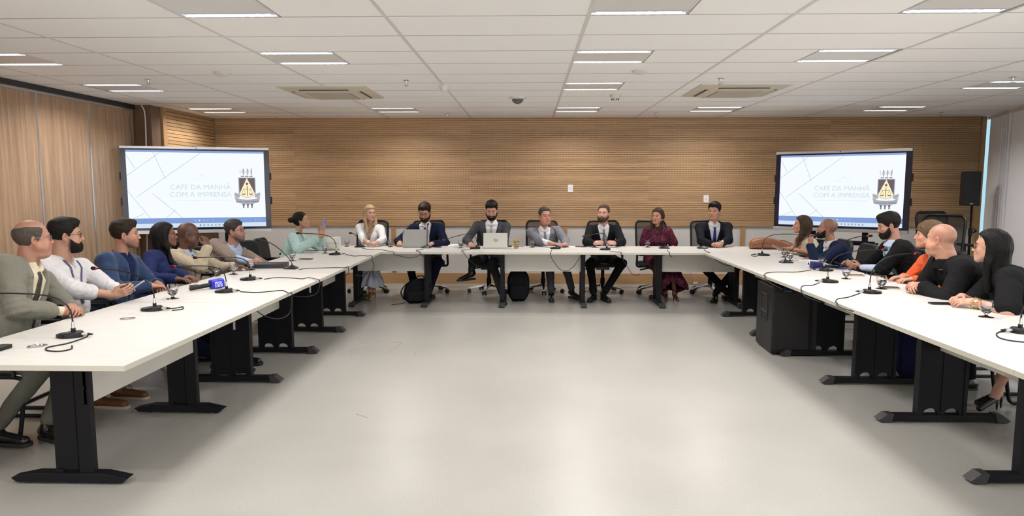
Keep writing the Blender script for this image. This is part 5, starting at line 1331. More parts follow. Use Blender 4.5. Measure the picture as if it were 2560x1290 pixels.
def person(D):
    """D: label, head (world pos), yaw/pitch/roll, hip (x,y), chest yaw, hands..."""
    S = D; res = D.get('res', 1.0)
    H0 = np.array(D['head'], float); R = head_frame(S); hs = D.get('hsc', 1.0)
    cy = math.radians(D['chest']); fw = np.array([math.cos(cy), math.sin(cy), 0]); rt = np.array([math.sin(cy), -math.cos(cy), 0])
    hip = np.array([D['hip'][0], D['hip'][1], D.get('hipz', .53)])
    hf = R[:, 1]
    neck = H0+np.array([0, 0, -.182*hs])-hf*np.array([1, 1, 0])*.015*hs-fw*.035+np.array(D.get('no', (0, 0, 0)), float)
    up = nrm(neck-hip); Lh = np.linalg.norm(neck-hip); rtt = nrm(rt-up*(rt @ up)); fwt = np.cross(up, rtt)
    wsc = D.get('w', 1.0); dsc = D.get('dsc', 1.0); belly = D.get('belly', 0.0); fem = D.get('fem', 0)
    sw = (.184 if not fem else .156)*wsc
    Sh = [neck-up*(.052 if not fem else .062)+rtt*sw*s_+up*D.get('shz', (0, 0))[i] for i, s_ in enumerate((-1, 1))]    # 0 left, 1 right
    tor_w = [.175, .168, .150, .160, .150, .085] if not fem else [.175, .165, .128, .140, .128, .07]
    tor_d = [.115, .115, .102, .112, .095, .055] if not fem else [.115, .108, .088, .105, .082, .05]
    tw = [-.12, .0, .38, .70, .90, 1.02]; r_arm = (.052, .044, .036, .028) if not fem else (.043, .036, .031, .024)
    ak = D.get('armk', 1.0)
    def loc(P): d = P-hip.astype(f32); return d @ rtt.astype(f32), d @ fwt.astype(f32), d @ up.astype(f32)
    def torso(P, g=0.0):
        u, v, w = loc(P); t = w/Lh
        a = (ip(t, tw, tor_w)*wsc+g).astype(f32); b = (ip(t, tw, tor_d)*dsc*wsc**.5+g).astype(f32)
        k = ((np.abs(u)/a)**2.4+(np.abs(v)/b)**2.4)**(1/2.4); d = (k-1)*np.minimum(a, b)*.95
        if belly: d = smin(d, ell(np.stack([u, v, w], 1), (0, .05+belly*.4, Lh*.33), (.13*wsc+belly*.6+g, .09+belly+g, .16+belly*.3+g)), .06)
        if fem:
            for s_ in (-1, 1): d = smin(d, ell(np.stack([u, v, w], 1), (s_*.062, .075*dsc, Lh*.66), (.058+g, .052+g, .06+g)), .035)
        d = smax(d, w-Lh*1.0-g, .06); return smax(d, -w-.13, .06)
    # arms
    el = []; wr = []; hd = []
    for i, s_ in enumerate((-1, 1)):
        hh = D['hands'][i]; W = np.array(hh['w'], float)
        hint = np.array(hh.get('hint', (fw*-.25+rt*s_*.8+np.array([0, 0, -.6]))), float)
        l1, l2 = (.29, .255) if not fem else (.27, .24)
        el.append(np.array(hh['elbow'], float) if 'elbow' in hh else ik(Sh[i], W, l1*hh.get('k', 1), l2*hh.get('k', 1), hint)); wr.append(W)
    def arms(P, g=0.0, upto=1.0, puff=0.0, frm=0.0):
        d = None
        for i in (0, 1):
            r = [x*ak+g for x in r_arm]
            c = cap(P, Sh[i], Sh[i]+(el[i]-Sh[i])*min(1, upto*2) if upto < .5 else el[i], r[0]+puff, (r[1] if upto >= .5 else r[0])+puff)
            if upto > .5:
                e2 = el[i]+(wr[i]-el[i])*(upto-.5)*2
                c = smin(c, cap(P, el[i], e2, r[1], r[1]+(r[3]-r[1])*(upto-.5)*2), .025)
            d = c if d is None else np.minimum(d, c)
        return d
    def yoke(P, g=0.0):
        d = cap(P, neck-up*.03, Sh[0]+up*.004, .052+g, .047*ak+g); return smin(d, cap(P, neck-up*.03, Sh[1]+up*.004, .052+g, .047*ak+g), .03)
    # legs
    knees, ank, toes = [], [], []
    for i, s_ in enumerate((-1, 1)):
        L = (D.get('legs') or [None, None])[i] or {}
        k = np.array(L['knee'], float) if 'knee' in L else hip+fw*.43+rt*s_*.11+np.array([0, 0, -.03])
        a = np.array(L['ankle'], float) if 'ankle' in L else np.array([k[0], k[1], .09])-fw*.03
        t = np.array(L['toe'], float) if 'toe' in L else a+fw*.17+np.array([0, 0, -.05])
        knees.append(k); ank.append(a); toes.append(t)
    hj = [hip+rt*s_*.085+np.array([0, 0, -.01]) for s_ in (-1, 1)]
    def legs(P, g=0.0, k=1.0, low=1.0):
        d = None
        for i in (0, 1):
            c = cap(P, hj[i], knees[i], (.082+g)*k, (.058+g)*k); e = knees[i]+(ank[i]-knees[i])*low
            c = smin(c, cap(P, knees[i], e, (.055+g)*k, (.040+g)*k), .03); d = c if d is None else smin(d, c, .01)
        return d
    base = np.array([hip[0], hip[1], 0.0])
    bb = lambda pts, m: (np.min(pts, 0)-m, np.max(pts, 0)+m)
    # ---------------- body (one mesh): core + head + hands
    body = NM(); sk = S['skin']
    def core(P):
        d = smin(torso(P, -.03), yoke(P, -.014), .03); d = smin(d, arms(P, -.010), .02); return smin(d, legs(P, -.02), .03)
    lo, hi = bb([hip, neck]+Sh+el+wr+knees+ank+hj, .13); v, q = surfnet(core, lo, hi, .016*max(1, res**.5), 6); body.add(v, q, sk)
    h = .0036*res
    inv = lambda P: ((P-H0.astype(f32)) @ R.astype(f32))/hs
    nk = inv(np.array([neck-up*.03], f32))[0]
    nr = (.054 if not fem else .044)*D.get('nk', 1.0)
    def hl(P):
        d = face_sdf(P, S); n_ = cap(P, (0, -.022, -.055), nk, nr, nr*1.08); d = smin(d, n_, .018)
        return d
    def hw(P): return smin(hl(inv(P))*hs, torso(P, -.012) if D.get('chestskin') else yoke(P, -.010), .03)
    lo, hi = bb([H0+R @ np.array(p)*hs for p in ((-.1, -.12, -.13), (.1, .13, .13), (.1, -.12, .13), (-.1, .13, -.13), (-.1, -.12, .13), (.1, .13, -.13), (.1, -.12, -.13), (-.1, .13, .13))]+[neck-up*(.16 if D.get('chestskin') else .05)], .03)
    v, q = surfnet(hw, lo, hi, h); body.add(v, q, head_colors(inv(v.astype(f32)), S))
    # eyes
    for s_ in (-1, 1):
        gz = S.get('gaze', (0, 0)); v, q = uvs((0, 0, 0), .0128, None)
        v = v[:, [0, 2, 1]]*np.array([1, 1, 1]); v = np.stack([v[:, 0], v[:, 2], v[:, 1]], 1)
        dirv = nrm((gz[0], 1, gz[1])); dn = v/.0128; ang = np.arccos(np.clip(dn @ dirv, -1, 1))
        C = np.tile(A3((.30, .27, .25)), (len(v), 1)); C[ang < .56] = A3(S.get('iris', (.035, .02, .012))); C[ang < .2] = A3((.004, .004, .004))
        lidt = .0040 if not S.get('down') else -.0005
        C[(v[:, 2] > lidt)] = A3(sk)*.62; C[(v[:, 2] < -.0045)] = A3(sk)*.85; C[(v[:, 2] > lidt-.0016) & (v[:, 2] <= lidt)] = A3(sk)*.12
        v = v+np.array([s_*.0308, .0712, .0015]); body.add((R @ (v*hs).T).T+H0, q, C)
    # hands
    HR = []
    for i, s_ in enumerate((-1, 1)):
        hh = D['hands'][i]; d = np.array(hh.get('d', fw), float); n = np.array(hh.get('n', (0, 0, 1)), float)
        F = frame_of(d, n)
        if s_ < 0: F[:, 0] *= -1       # thumb of the right hand is towards local +x: mirror for the other
        # with y fingers, z back of hand, x = y x z points to the right: thumb is on the left for a right hand
        F[:, 0] *= -1
        HR.append(F)
        fs = .97 if not fem else .88
        def hw2(P, F=F, W=wr[i], hh=hh, e=el[i]):
            return smin(hand_sdf((P-W.astype(f32)) @ F.astype(f32), hh.get('curl', .35), hh.get('spread', .05), hh.get('tc', .5), fs), cap(P, W, W+(e-W)*.55, r_arm[3]*.95, r_arm[2]*1.0), .02)
        pts = [wr[i]+F @ np.array(p) for p in ((.06, .19, -.02), (-.05, .19, .02), (.06, 0, -.08), (-.05, 0, .03), (0, .1, -.09))]+[wr[i]+(el[i]-wr[i])*.55]
        lo, hi = bb(pts, .035); v, q = surfnet(hw2, lo, hi, .0030*max(1, res*.95))
        c = np.tile(A3(sk), (len(v), 1)); body.add(v, q, c)
    if D.get('bare'):
        def ba(P): return smin(arms(P, 0.0), yoke(P, -.01), .02)
        lo, hi = bb(Sh+el+wr+[neck], .08); v, q = surfnet(ba, lo, hi, .006*res); body.add(v, q, sk)
    if D.get('barelegs'):
        lo, hi = bb(knees+ank, .09); v, q = surfnet(lambda P: legs(P, -.012), lo, hi, .008); body.add(v, q, A3(sk)*.9)
        for i in (0, 1):
            lo, hi = bb([ank[i], toes[i]], .06); v, q = surfnet(lambda P: smin(cap(P, ank[i]+(knees[i]-ank[i])*.1, ank[i]+np.array([0, 0, -.02]), .03, .03), cap(P, ank[i]+np.array([0, 0, -.03]), toes[i]+np.array([0, 0, .0]), .026, .02), .02), lo, hi, .005); body.add(v, q, A3(sk)*.9)
    o = body.build('person', M_SKIN, base, None, True); tag(o, D['label'], 'person')
    def garment(name, f, pts, m, h, marg=.1, colors=None):
        lo, hi = bb(pts, marg); v, q = surfnet(f, lo, hi, h)
        if len(v) == 0: return None
        return NM().add(v, q).build(name, m, base, o)
    # ---------------- hair
    hf_ = lambda P: hair_sdf(inv(P), S)*hs
    if S.get('hair') and S['hair'] != 'bald':
        e = .12+(S.get('hlen', .34) if S['hair'] == 'long' else .03)
        pts = [H0+R @ np.array(p)*hs for p in ((-.10, -.17, -.11), (.10, -.17, .14), (.10, .09, -.11), (-.10, .09, .14), (.1, .09, .14), (-.1, -.17, .14))]
        if S['hair'] == 'long': pts += [H0+R @ np.array((a, b, -S.get('hlen', .34)-.05)) for a in (-.12, .12) for b in (-.16, .10)]
        garment('hair', hf_, pts, hair_mat('hair_%s' % S['hname'], S['hcol'], S.get('hrough', .45)), h*1.05, .03)
    if S.get('beard'):
        pts = [H0+R @ np.array(p)*hs for p in ((-.09, 0, -.14), (.09, .13, 0), (.09, 0, 0), (-.09, .13, -.14))]
        garment('beard', lambda P: beard_sdf(inv(P), S)*hs, pts, hair_mat('beard_%s' % S.get('bname', S['hname']), S.get('bcol', S['hcol']), .7), h, .03)
    # ---------------- clothes
    fr = D.get('fine', 1.0); hg = .0075*res**.6
    allup = [hip, neck]+Sh+el+wr
    t_ = D['top']; fold = lambda P: .0035*vnoise(P, 14, 21)+.0018*vnoise(P, 34, 22)
    cres = lambda P: sum(.006*np.exp(-((length(P-e.astype(f32))/.085)**2))*np.sin((P @ nrm(s2-e).astype(f32))*150) for e, s2 in zip(el, Sh))
    def collar_band(P, r_, z0, z1, th=.006):
        q = P-neck.astype(f32); ax = nrm(inv_w(nk_top)-neck) if False else nrm(H0+R @ np.array((0, -.03, -.06))*hs-neck)
        w = q @ ax.astype(f32); rad = length(q-w[:, None]*ax.astype(f32)); uu, vv, ww = loc(P); gap = np.maximum(np.abs(uu)-np.clip((w+.012)*.55, 0, .03), -vv); d = smax(smax(rad-r_-np.clip(z1-w, 0, .06)*.42, w-z1, .006), z0-w, .01); return smax(d, -gap, .003)
    def vopen(P, wtop, wbot, hw_):   # signed: negative inside the V opening on the front
        u, v, w = loc(P); t = (w/Lh-wbot)/(wtop-wbot); half = hw_*np.clip(t, 0, 1.2)
        return np.maximum(np.abs(u)-half, np.maximum(-v+.0, (wbot*Lh-w)))
    if t_ == 'suit':
        sg = D.get('sg', .010)
        shirt = lambda P: smin(smin(smin(torso(P, -.002), yoke(P, .0), .03), collar_band(P, nr*1.16, -.03, D.get('colz', .045)), .01), arms(P, .004, .985), .015)
        def shirt2(P): return shirt(P)
        garment('shirt', shirt2, allup+[neck+up*.08], cloth('shirt_'+D['sname'], D['scol'], .35, .03, 600, 12), hg*.9, .09)
        vb = D.get('vb', .30); vw = D.get('vw', .088)
        def jac(P):
            d = smin(smin(torso(P, sg), yoke(P, sg+.004), .04), arms(P, sg+.004, .955), .03)
            d = d+fold(P)+cres(P)
            vo = vopen(P, 1.0, vb, vw); u, v, w = loc(P)
            lap = (vo < .042) & (v > 0) & (w > vb*Lh) ; d = np.where(lap, d-.006*np.clip((.042-vo)/.006, 0, 1), d)
            d = smax(d, -vo+0, .004)
            nc = cap(P, neck-up*.02, neck+nrm(H0-neck)*.2, nr*1.28+.004, nr*1.35); return smax(d, -nc, .006)
        garment('jacket', jac, allup, cloth('jacket_'+D['jname'], D['jcol'], D.get('wr', .75), .10, 500, 6), hg, .12)
        if D.get('tcol') is not None:
            def tie(P):
                u, v, w = loc(P); t = w/Lh; half = ip(t, [0, .25, .80, .885], [.042, .036, .021, .017])
                d = np.maximum(shirt(P)-.011, -(shirt(P)-.001)); d = smax(d, (np.abs(u)-half), .004); d = np.maximum(d, -v); d = np.maximum(d, np.maximum(w-Lh*.94, .02*Lh-w))
                kn = ell(np.stack([u, v, w], 1), (0, float(D.get('ky', .085)), Lh*.905), (.021, .018, .022)); return d
            garment('tie', tie, [hip+fwt*.12, neck, neck+fwt*.12, hip-fwt*.02], D['tcol'] if not isinstance(D['tcol'], tuple) else cloth('tie_'+D['jname'], D['tcol'], .1, .15, 300), .0055*res**.5, .10)
            kp = neck+fwt*(.073*dsc+.006)-up*.040
            garment('tie_knot', lambda P: smin(ell(P, kp, (.019, .019, .022)), ell(P, kp-up*.02+fwt*.004, (.015, .012, .02)), .01), [kp], D['tcol'] if not isinstance(D['tcol'], tuple) else cloth('tie_'+D['jname'], D['tcol']), .004, .05)
    else:
        up_ = D.get('sleeve', .97); g = D.get('tg', .010); nb = D.get('neckline', 'collar')
        def top(P):
            d = smin(smin(torso(P, g), yoke(P, g-.004), .04), arms(P, g*.9+D.get('slg', 0), up_, D.get('puff', 0)), .03)
            d = d+fold(P)*1.2+cres(P)*(up_ > .5)
            if nb == 'collar': d = smin(d, collar_band(P, nr*1.18, -.03, .042), .008); 
            if nb in ('vneck', 'collar', 'open'):
                dep = {'vneck': .55, 'collar': .80, 'open': .62}[nb]; vo = vopen(P, 1.02, D.get('vb', dep), D.get('vw', .05 if nb == 'collar' else .075)); d = smax(d, -vo, .006)
            if nb != 'collar' and nb != 'high':
                nc = cap(P, neck-up*.035, neck+nrm(H0-neck)*.2, nr*1.22+.010, nr*1.5); d = smax(d, -nc, .008)
            return d
        garment(D.get('tname', 'shirt'), top, allup+[neck+up*.05], D['tmat'], hg, .13)
        if nb == 'vneck' and not D.get('chestskin'): pass
    # trousers / skirt / shoes
    if D.get('skirt'):
        z0 = D['skirt']
        def sk_(P):
            d = legs(P, .035, 1.0, 1.0); q = P.copy(); mid = (ank[0]+ank[1])/2; km = (knees[0]+knees[1])/2
            c = cap(P, km-fw*.02, mid*A3((1, 1, 0))+A3((0, 0, z0)), .15, D.get('flare', .17)); c = c+.012*np.sin(np.arctan2(P[:, 1]-mid[1], P[:, 0]-mid[0])*9)
            lap = cap(P, hip-np.array([0, 0, .02]), km, .15, .12); d = smin(smin(d, c, .04), lap, .03); return smax(d, z0-P[:, 2]+.015*np.sin(P[:, 0]*30), .005)
        garment('skirt', sk_, [hip]+knees+ank, D['smat'], .010, .2)
    else:
        def tr(P): return smin(legs(P, .008, 1.0, .93)+fold(P)*1.3, smax(torso(P, .003), loc(P)[2]-Lh*.25, .03), .03)
        garment('trousers', tr, [hip, hip+up*.12]+knees+ank+hj, D['pmat'], .010*res**.5, .12)
    if D.get('shoe') is not None:
        for i in (0, 1):
            a, t = ank[i], toes[i]
            def sh(P):
                dd = nrm((t-a)*np.array([1, 1, .0 if not D.get('tilt') else 1])); hl_ = a-dd*.035+np.array([0, 0, -.045])
                d = smin(cap(P, hl_, t+np.array([0, 0, -.012])+dd*.03, .037, .030), cap(P, a+np.array([0, 0, -.01]), a-np.array([0, 0, .045]), .037, .035), .03)
                tp_ = (t-a); return smax(d, (min(a[2]-.088, t[2]-.038))-P[:, 2], .004)
            if D.get('heels'):
                def sh(P):
                    heel = a+np.array([0, 0, -.06])-nrm(t-a)*.03
                    d = cap(P, a+np.array([0, 0, -.035]), t, .030, .022); d = smin(d, cap(P, heel, np.array([heel[0], heel[1], .004]), .012, .006), .01)
                    return d
            garment('shoe', sh, [a, t], D['shoe'], .006, .11)
            if not D.get('heels'):
                dd = nrm((t-a)*np.array([1, 1, 0])); zb = min(a[2]-.092, t[2]-.042); sd = np.array([dd[1], -dd[0], 0])
                c0 = (a-dd*.03)*np.array([1, 1, 0]); c1 = (t+dd*.035)*np.array([1, 1, 0])
                def sole(P):
                    q = P*A3((1, 1, 0)); return smax(cap(q, c0, c1, .040, .040)-0.0+.0*P[:, 2], np.abs(P[:, 2]-zb-.009)-.011, .003)
                garment('sole', sole, [np.array([c0[0], c0[1], zb]), np.array([c1[0], c1[1], zb])], mat('sole_pale', (.45, .40, .33), .7) if D['shoe'].name == 'shoe_brown' else M_RUB, .006, .06)
    # spectacles
    if S.get('glasses'):
        gb = MB(); k = S['glasses']; m = k.get('mat', M_PLA)
        Mh = Matrix.Translation(Vector(H0-base)) @ Matrix([list(r)+[0] for r in R]+[[0, 0, 0, 1]]) @ Matrix.Scale(hs, 4)
        rx, rz_ = k.get('size', (.024, .017)); tk = k.get('t', .0016)
        for s_ in (-1, 1):
            ring = []
            for j in range(25):
                a = 2*PI*j/24; c, s2 = math.cos(a), math.sin(a)
                ring.append((s_*.032+rx*math.copysign(abs(c)**.7, c), .097-.010*abs(c)*(1 if c*s_ > 0 else .2), -.001+rz_*math.copysign(abs(s2)**.7, s2)))
            gb.tube(ring, tk, 6, Mh, caps=False); gb.tube([(s_*.055, .089, .008), (s_*.079*S.get('fw', 1), .06, .008), (s_*.083*S.get('fw', 1), -.005, .006)], tk, 6, Mh)
        gb.tube([(-.009, .100, .004), (0, .103, .007), (.009, .100, .004)], tk, 6, Mh)
        fo = gb.build('spectacles', m, o, smooth=True)
        if k.get('lens') is not None:
            lb = MB()
            for s_ in (-1, 1):
                pts = [(s_*.032+rx*math.copysign(abs(math.cos(2*PI*j/20))**.7, math.cos(2*PI*j/20)), -.001+rz_*math.copysign(abs(math.sin(2*PI*j/20))**.7, math.sin(2*PI*j/20))) for j in range(20)]
                lb.prism(pts, .0935, .0945, 'y', Mh)
            lb.build('lenses', k['lens'], fo)
    info = dict(o=o, base=base, neck=neck, up=up, rt=rtt, fw=fwt, L=Lh, hip=hip, wr=wr, HR=HR, el=el, R=R, H0=H0, torso=torso, loc=loc, Sh=Sh, nr=nr)
    # lanyard: two bands hugging the chest
    if D.get('lanyard'):
        Lm = D['lanyard']
        def lan(P):
            u, v, w = loc(P); t = w/Lh; band = np.abs(np.abs(u)-ip(t, [.40, .98], [.004, .062]))-.0065
            d = np.maximum(torso(P, D.get('tg', .010)+.011), -torso(P, D.get('tg', .010)-.004)); d = np.maximum(d, band); d = np.maximum(d, -v+.01); return np.maximum(d, np.maximum(w-Lh*1.0, .40*Lh-w))
        garment('lanyard', lan, [hip, neck, hip+fwt*.14, neck+fwt*.14], Lm, .0048, .1)
        if D.get('badge'):
            c = hip+up*Lh*.34+fwt*(.135*dsc+belly); F = np.stack([rtt, fwt, up], 1)
            garment('id_badge', lambda P: rbox((P-c.astype(f32)) @ F.astype(f32), (0, 0, 0), (.027, .004, .042), .003), [c], M_PAP, .004, .06)
    for ex in D.get('extras', ()): ex(info)
    return info
def ornament(info, name, m, build):
    mb = MB(); build(mb, info); return mb.build(name, m, info['o'], smooth=True)
def earring(side, m=None, r=.006):
    def f(info):
        def b(mb, I):
            p = I['H0']+I['R'] @ np.array((side*.084, .0, -.048))-I['base']; mb.sphere(tuple(p), r, 10, 8)
        ornament(info, 'earring', m or mat('pearl', (.8, .75, .65), .2), b)
    return f
def wristband(i, name, m, r=.031, wd=.012, off=.0):
    def f(info):
        def b(mb, I):
            W = I['wr'][i]; d = nrm(I['el'][i]-W); a = W+d*(off+.005)-I['base']; c = a+d*wd; mb.cyl(tuple(a), tuple(c), r, n=24)
        ornament(info, name, m, b)
    return f
# ------------------------------------------------------------------ the people
def SK(r, g, b): c = srgb(r, g, b); m = sum(c)/3; return tuple(.80*(x*.9+m*.1) for x in c)
def W3(p): return (p[0], p[1], p[2])
def clasp(p, out, lat=.075, back=.085, z=.0, n=(0, 0, 1), curl=.75):
    """two hands folded at p; out = unit vector from the body towards the hands"""
    o = nrm((out[0], out[1], 0)); r = np.array([o[1], -o[0], 0]); p = np.array(p)
    L = p-r*lat-o*back; Rr = p+r*lat-o*back
    return [dict(w=L+np.array([0, 0, .012]), d=nrm(r*.75+o*.66), n=nrm(np.array([0, 0, .8])-r*.5+o*.2), curl=curl, tc=.4),
            dict(w=Rr, d=nrm(-r*.75+o*.66), n=nrm(np.array([0, 0, .8])+r*.5+o*.2), curl=curl, tc=.4)]
def flat(p, d, n=(0, 0, 1), curl=.3, **k): return dict(w=np.array(p), d=d, n=n, curl=curl, **k)
def bh(px, Y=9.72, z=.785): p = at_y(px, 612, Y); return np.array((p.x, Y, z))
def hd(px, py, Y): return tuple(at_y(px, py, Y))
P_BLK = cloth('trousers_black', (.008, .008, .010), .5, .1, 300)
P_NAVY = cloth('trousers_navy', (.008, .011, .028), .5, .1, 300)
P_GRN = cloth('trousers_greygreen', (.10, .10, .08), .5, .1, 300)
P_DEN = cloth('jeans_blue', (.03, .045, .10), .5, .2, 200)
SH_BLK = mat('shoe_black', (.008, .008, .009), .25); SH_BRN = mat('shoe_brown', (.12, .045, .018), .45); SH_GOLD = mat('shoe_gold', (.40, .22, .08), .3, .6)
def striped(name, c1, c2, sc_=90, ang=.8):
    m, nt, b = new_mat(name); v = coords(nt); mp = N(nt, 'ShaderNodeMapping'); mp.inputs['Rotation'].default_value = (0, ang, 0); nt.links.new(v, mp.inputs['Vector'])
    w = N(nt, 'ShaderNodeTexWave', bands_direction='Z'); w.inputs['Scale'].default_value = sc_/6.28*2; nt.links.new(mp.outputs['Vector'], w.inputs['Vector'])
    r = N(nt, 'ShaderNodeValToRGB'); r.color_ramp.interpolation = 'CONSTANT'; r.color_ramp.elements[0].color = sc(c1); r.color_ramp.elements[1].color = sc(c2); r.color_ramp.elements[1].position = .62
    nt.links.new(w.outputs['Color'], r.inputs['Fac']); nt.links.new(r.outputs['Color'], b.inputs['Base Color']); b.inputs['Roughness'].default_value = .5; return m
def patterned(name, c1, c2, scale=40, wr=.5, lo=.45, hi=.55):
    m = cloth(name, c1, wr); nt = m.node_tree; b = nt.nodes['Principled BSDF']; v = coords(nt)
    n = N(nt, 'ShaderNodeTexVoronoi'); n.inputs['Scale'].default_value = scale; n2 = N(nt, 'ShaderNodeTexNoise'); n2.inputs['Scale'].default_value = scale*.6; n2.inputs['Distortion'].default_value = 2
    nt.links.new(v, n2.inputs['Vector']); nt.links.new(n2.outputs['Color'], n.inputs['Vector'])
    n.inputs['Scale'].default_value = 6
    r = N(nt, 'ShaderNodeValToRGB'); r.color_ramp.elements[0].position = lo; r.color_ramp.elements[0].color = sc(c1); r.color_ramp.elements[1].position = hi; r.color_ramp.elements[1].color = sc(c2)
    nt.links.new(n2.outputs['Fac'], r.inputs['Fac']); nt.links.new(r.outputs['Color'], b.inputs['Base Color']); return m
M_LENS = mat('lens_glass', (.9, .92, 1), .05); M_LENS.node_tree.nodes['Principled BSDF'].inputs['Alpha'].default_value = .12
M_LENSD = mat('dark_lens', (.02, .012, .012), .1)
M_GOLD = mat('gold_metal', (.70, .50, .22), .25, 1.0)
BLACKH = (.010, .008, .007); DKBR = (.022, .014, .009); BRN = (.06, .035, .02)
NEAR = 1.0; MID = 1.25; FAR = 1.5
DX_ = np.array([1., 0, 0]); DY_ = np.array([0, 1., 0]); DZ_ = np.array([0, 0, 1.])
CAST = []
def add(**D): CAST.append(D)
# ---- left row, nearest first
hc = np.array(tp(196, 775, .045))
add(label='balding man with metal glasses in grey-green suit, nearest the camera on the left', head=hd(83, 596, 4.42), yaw=47, pitch=0, hip=(-3.42, 4.18), chest=2, skin=SK(196, 138, 112), hair='fringe', hname='pepper', hcol=(.075, .06, .05), brow=(.10, .08, .07), bst=.4, fat=.006, fw=1.03, nk=1.1, w=1.10, dsc=1.1, belly=.02,
    top='suit', jname='greygreen', jcol=(.185, .18, .145), sname='cream', scol=(.66, .58, .42), tcol=striped('tie_dark_green', (.018, .022, .016), (.04, .045, .035), 120, .3), vb=.25, vw=.10, sg=.016, res=NEAR, pmat=P_GRN, shoe=SH_BLK, glasses=dict(mat=mat('gunmetal', (.12, .11, .11), .3, .8), size=(.024, .018), lens=M_LENS, t=.0013),
    hands=clasp(hc, (1, .05), .05, .07), legs=[dict(knee=(-3.0, 4.35, .50), ankle=(-3.05, 4.12, .10), toe=(-2.90, 4.05, .05)), dict(knee=(-3.0, 4.08, .50), ankle=(-3.28, 4.0, .12), toe=(-3.12, 3.98, .06))])
pw = np.array(tp(322, 735, .035))
PH2 = at_y(340, 716, 5.02)
add(label='man with dark beard, glasses and lanyard in white shirt, holding a phone', head=hd(165, 588, 5.0), yaw=38, pitch=0, hip=(-3.52, 4.92), chest=-6, skin=SK(205, 152, 124), hair='short', hname='black', hcol=BLACKH, hth=.016, quiff=1, beard=1, bth=.007, by=.012, stub=.85, w=1.12, dsc=1.12, belly=.035, nk=1.12, fat=.003, fw=1.02, fine=1,
    top='shirt', tmat=cloth('white_cotton', (.66, .64, .66), .6, .03, 600, 9), sleeve=.70, slg=.008, tg=.014, neckline='collar', vb=.86, res=NEAR, pmat=P_DEN, shoe=SH_BRN, glasses=dict(mat=M_PLA, size=(.024, .016), lens=M_LENS), hipz=.53,
    hands=[dict(w=np.array(PH2)+(-.15, .05, -.035), d=(1, -.15, .35), n=(-.2, .8, .5), curl=.55, tc=.3), dict(w=np.array(PH2)+(-.13, -.07, -.055), d=(1, .25, .30), n=(.1, -.85, -.45), curl=.55, tc=.2)],
    lanyard=cloth('lanyard_grey', (.10, .11, .17), .1, .4, 120), badge=1)
add(label='man with trimmed beard in blue suit and dark navy shirt, left row', head=hd(313, 586, 5.66), yaw=31, pitch=0, hip=(-3.52, 5.58), chest=0, skin=SK(196, 140, 112), hair='short', hname='darkbrown', hcol=DKBR, hth=.013, quiff=1, stub=.5, w=1.08, dsc=1.05,
    top='suit', jname='blue', jcol=(.022, .045, .11), sname='darknavy', scol=(.012, .018, .065), tcol=None, vb=.22, vw=.075, sg=.014, res=NEAR*1.1, pmat=P_NAVY, shoe=SH_BLK, legs=[dict(knee=(-3.05, 5.78, .52), ankle=(-2.68, 5.92, .11), toe=(-2.46, 5.95, .05)), dict(knee=(-3.05, 5.55, .52), ankle=(-2.66, 5.68, .11), toe=(-2.44, 5.72, .05))],
    hands=[flat((-3.12, 5.62, .78), (.6, -.7, -.1), curl=.5), flat((-3.10, 5.46, .79), (.5, .7, -.1), curl=.5)])
add(label='woman with long wavy black hair in navy blazer, profile view', head=hd(412, 588, 6.28), yaw=33, pitch=3, hip=(-3.50, 6.16), chest=4, fem=1, skin=SK(128, 82, 64), hair='long', hlen=.42, hwave=.016, cl=1, cr=1, side=.0, fwd=.03, hname='jet', hcol=(.009, .007, .008), hrough=.4, hsc=.94, lip=SK(110, 52, 48),
    top='blouse', tname='blazer', tmat=cloth('blazer_navy_w', (.020, .028, .095), .7, .08, 500, 6), sleeve=.97, tg=.022, neckline='vneck', vb=.45, vw=.07, res=NEAR*1.15, pmat=P_NAVY, shoe=SH_BLK, extras=[earring(1)],
    hands=[flat((-3.10, 6.06, .785), (1, -.35, -.05), curl=.45), flat((-3.12, 5.90, .79), (1, .1, -.05), curl=.45)])
add(label='bald man in beige jacket and glasses resting his chin on his hand', head=hd(472, 586, 6.85), yaw=22, pitch=-8, hip=(-3.52, 6.80), chest=-8, skin=SK(112, 72, 56), hair='bald', hname='none', hcol=(.05, .035, .03), scalp=.35, stub=.3, w=1.08, dsc=1.05, fat=.003,
    top='suit', jname='beige', jcol=(.46, .385, .27), sname='paleblue', scol=(.45, .52, .66), tcol=(.10, .15, .30), vb=.28, vw=.085, sg=.015, res=MID, pmat=P_BLK, shoe=SH_BLK, glasses=dict(mat=M_PLA, size=(.024, .015), lens=M_LENS),
    hands=[flat((-3.02, 6.88, .785), (1, .1, -.05), curl=.4), dict(w=np.array(at_y(518, 617, 6.66)), elbow=np.array(at_y(500, 668, 6.6)), d=(-.30, .25, .95), n=(.9, -.4, .2), curl=.9, tc=.2)])
hc = np.array(tp(655, 655, .04))
add(label='man with glasses and short beard in light brown blazer, looking right', head=hd(588, 577, 7.62), yaw=2, pitch=4, hip=(-3.50, 7.56), chest=-48, skin=SK(205, 150, 125), hair='short', hname='greybrown', hcol=(.045, .04, .042), hth=.016, stub=.7, w=1.08,
    top='suit', jname='taupe', jcol=(.25, .195, .16), sname='skyblue', scol=(.42, .52, .72), tcol=None, vb=.20, vw=.10, sg=.014, res=MID, pmat=P_DEN, shoe=SH_BRN, glasses=dict(mat=M_PLA, size=(.023, .016), lens=M_LENS),
    hands=clasp(hc, (1, -.15), .06, .08))
PH7 = at_y(810, 560, 8.85)
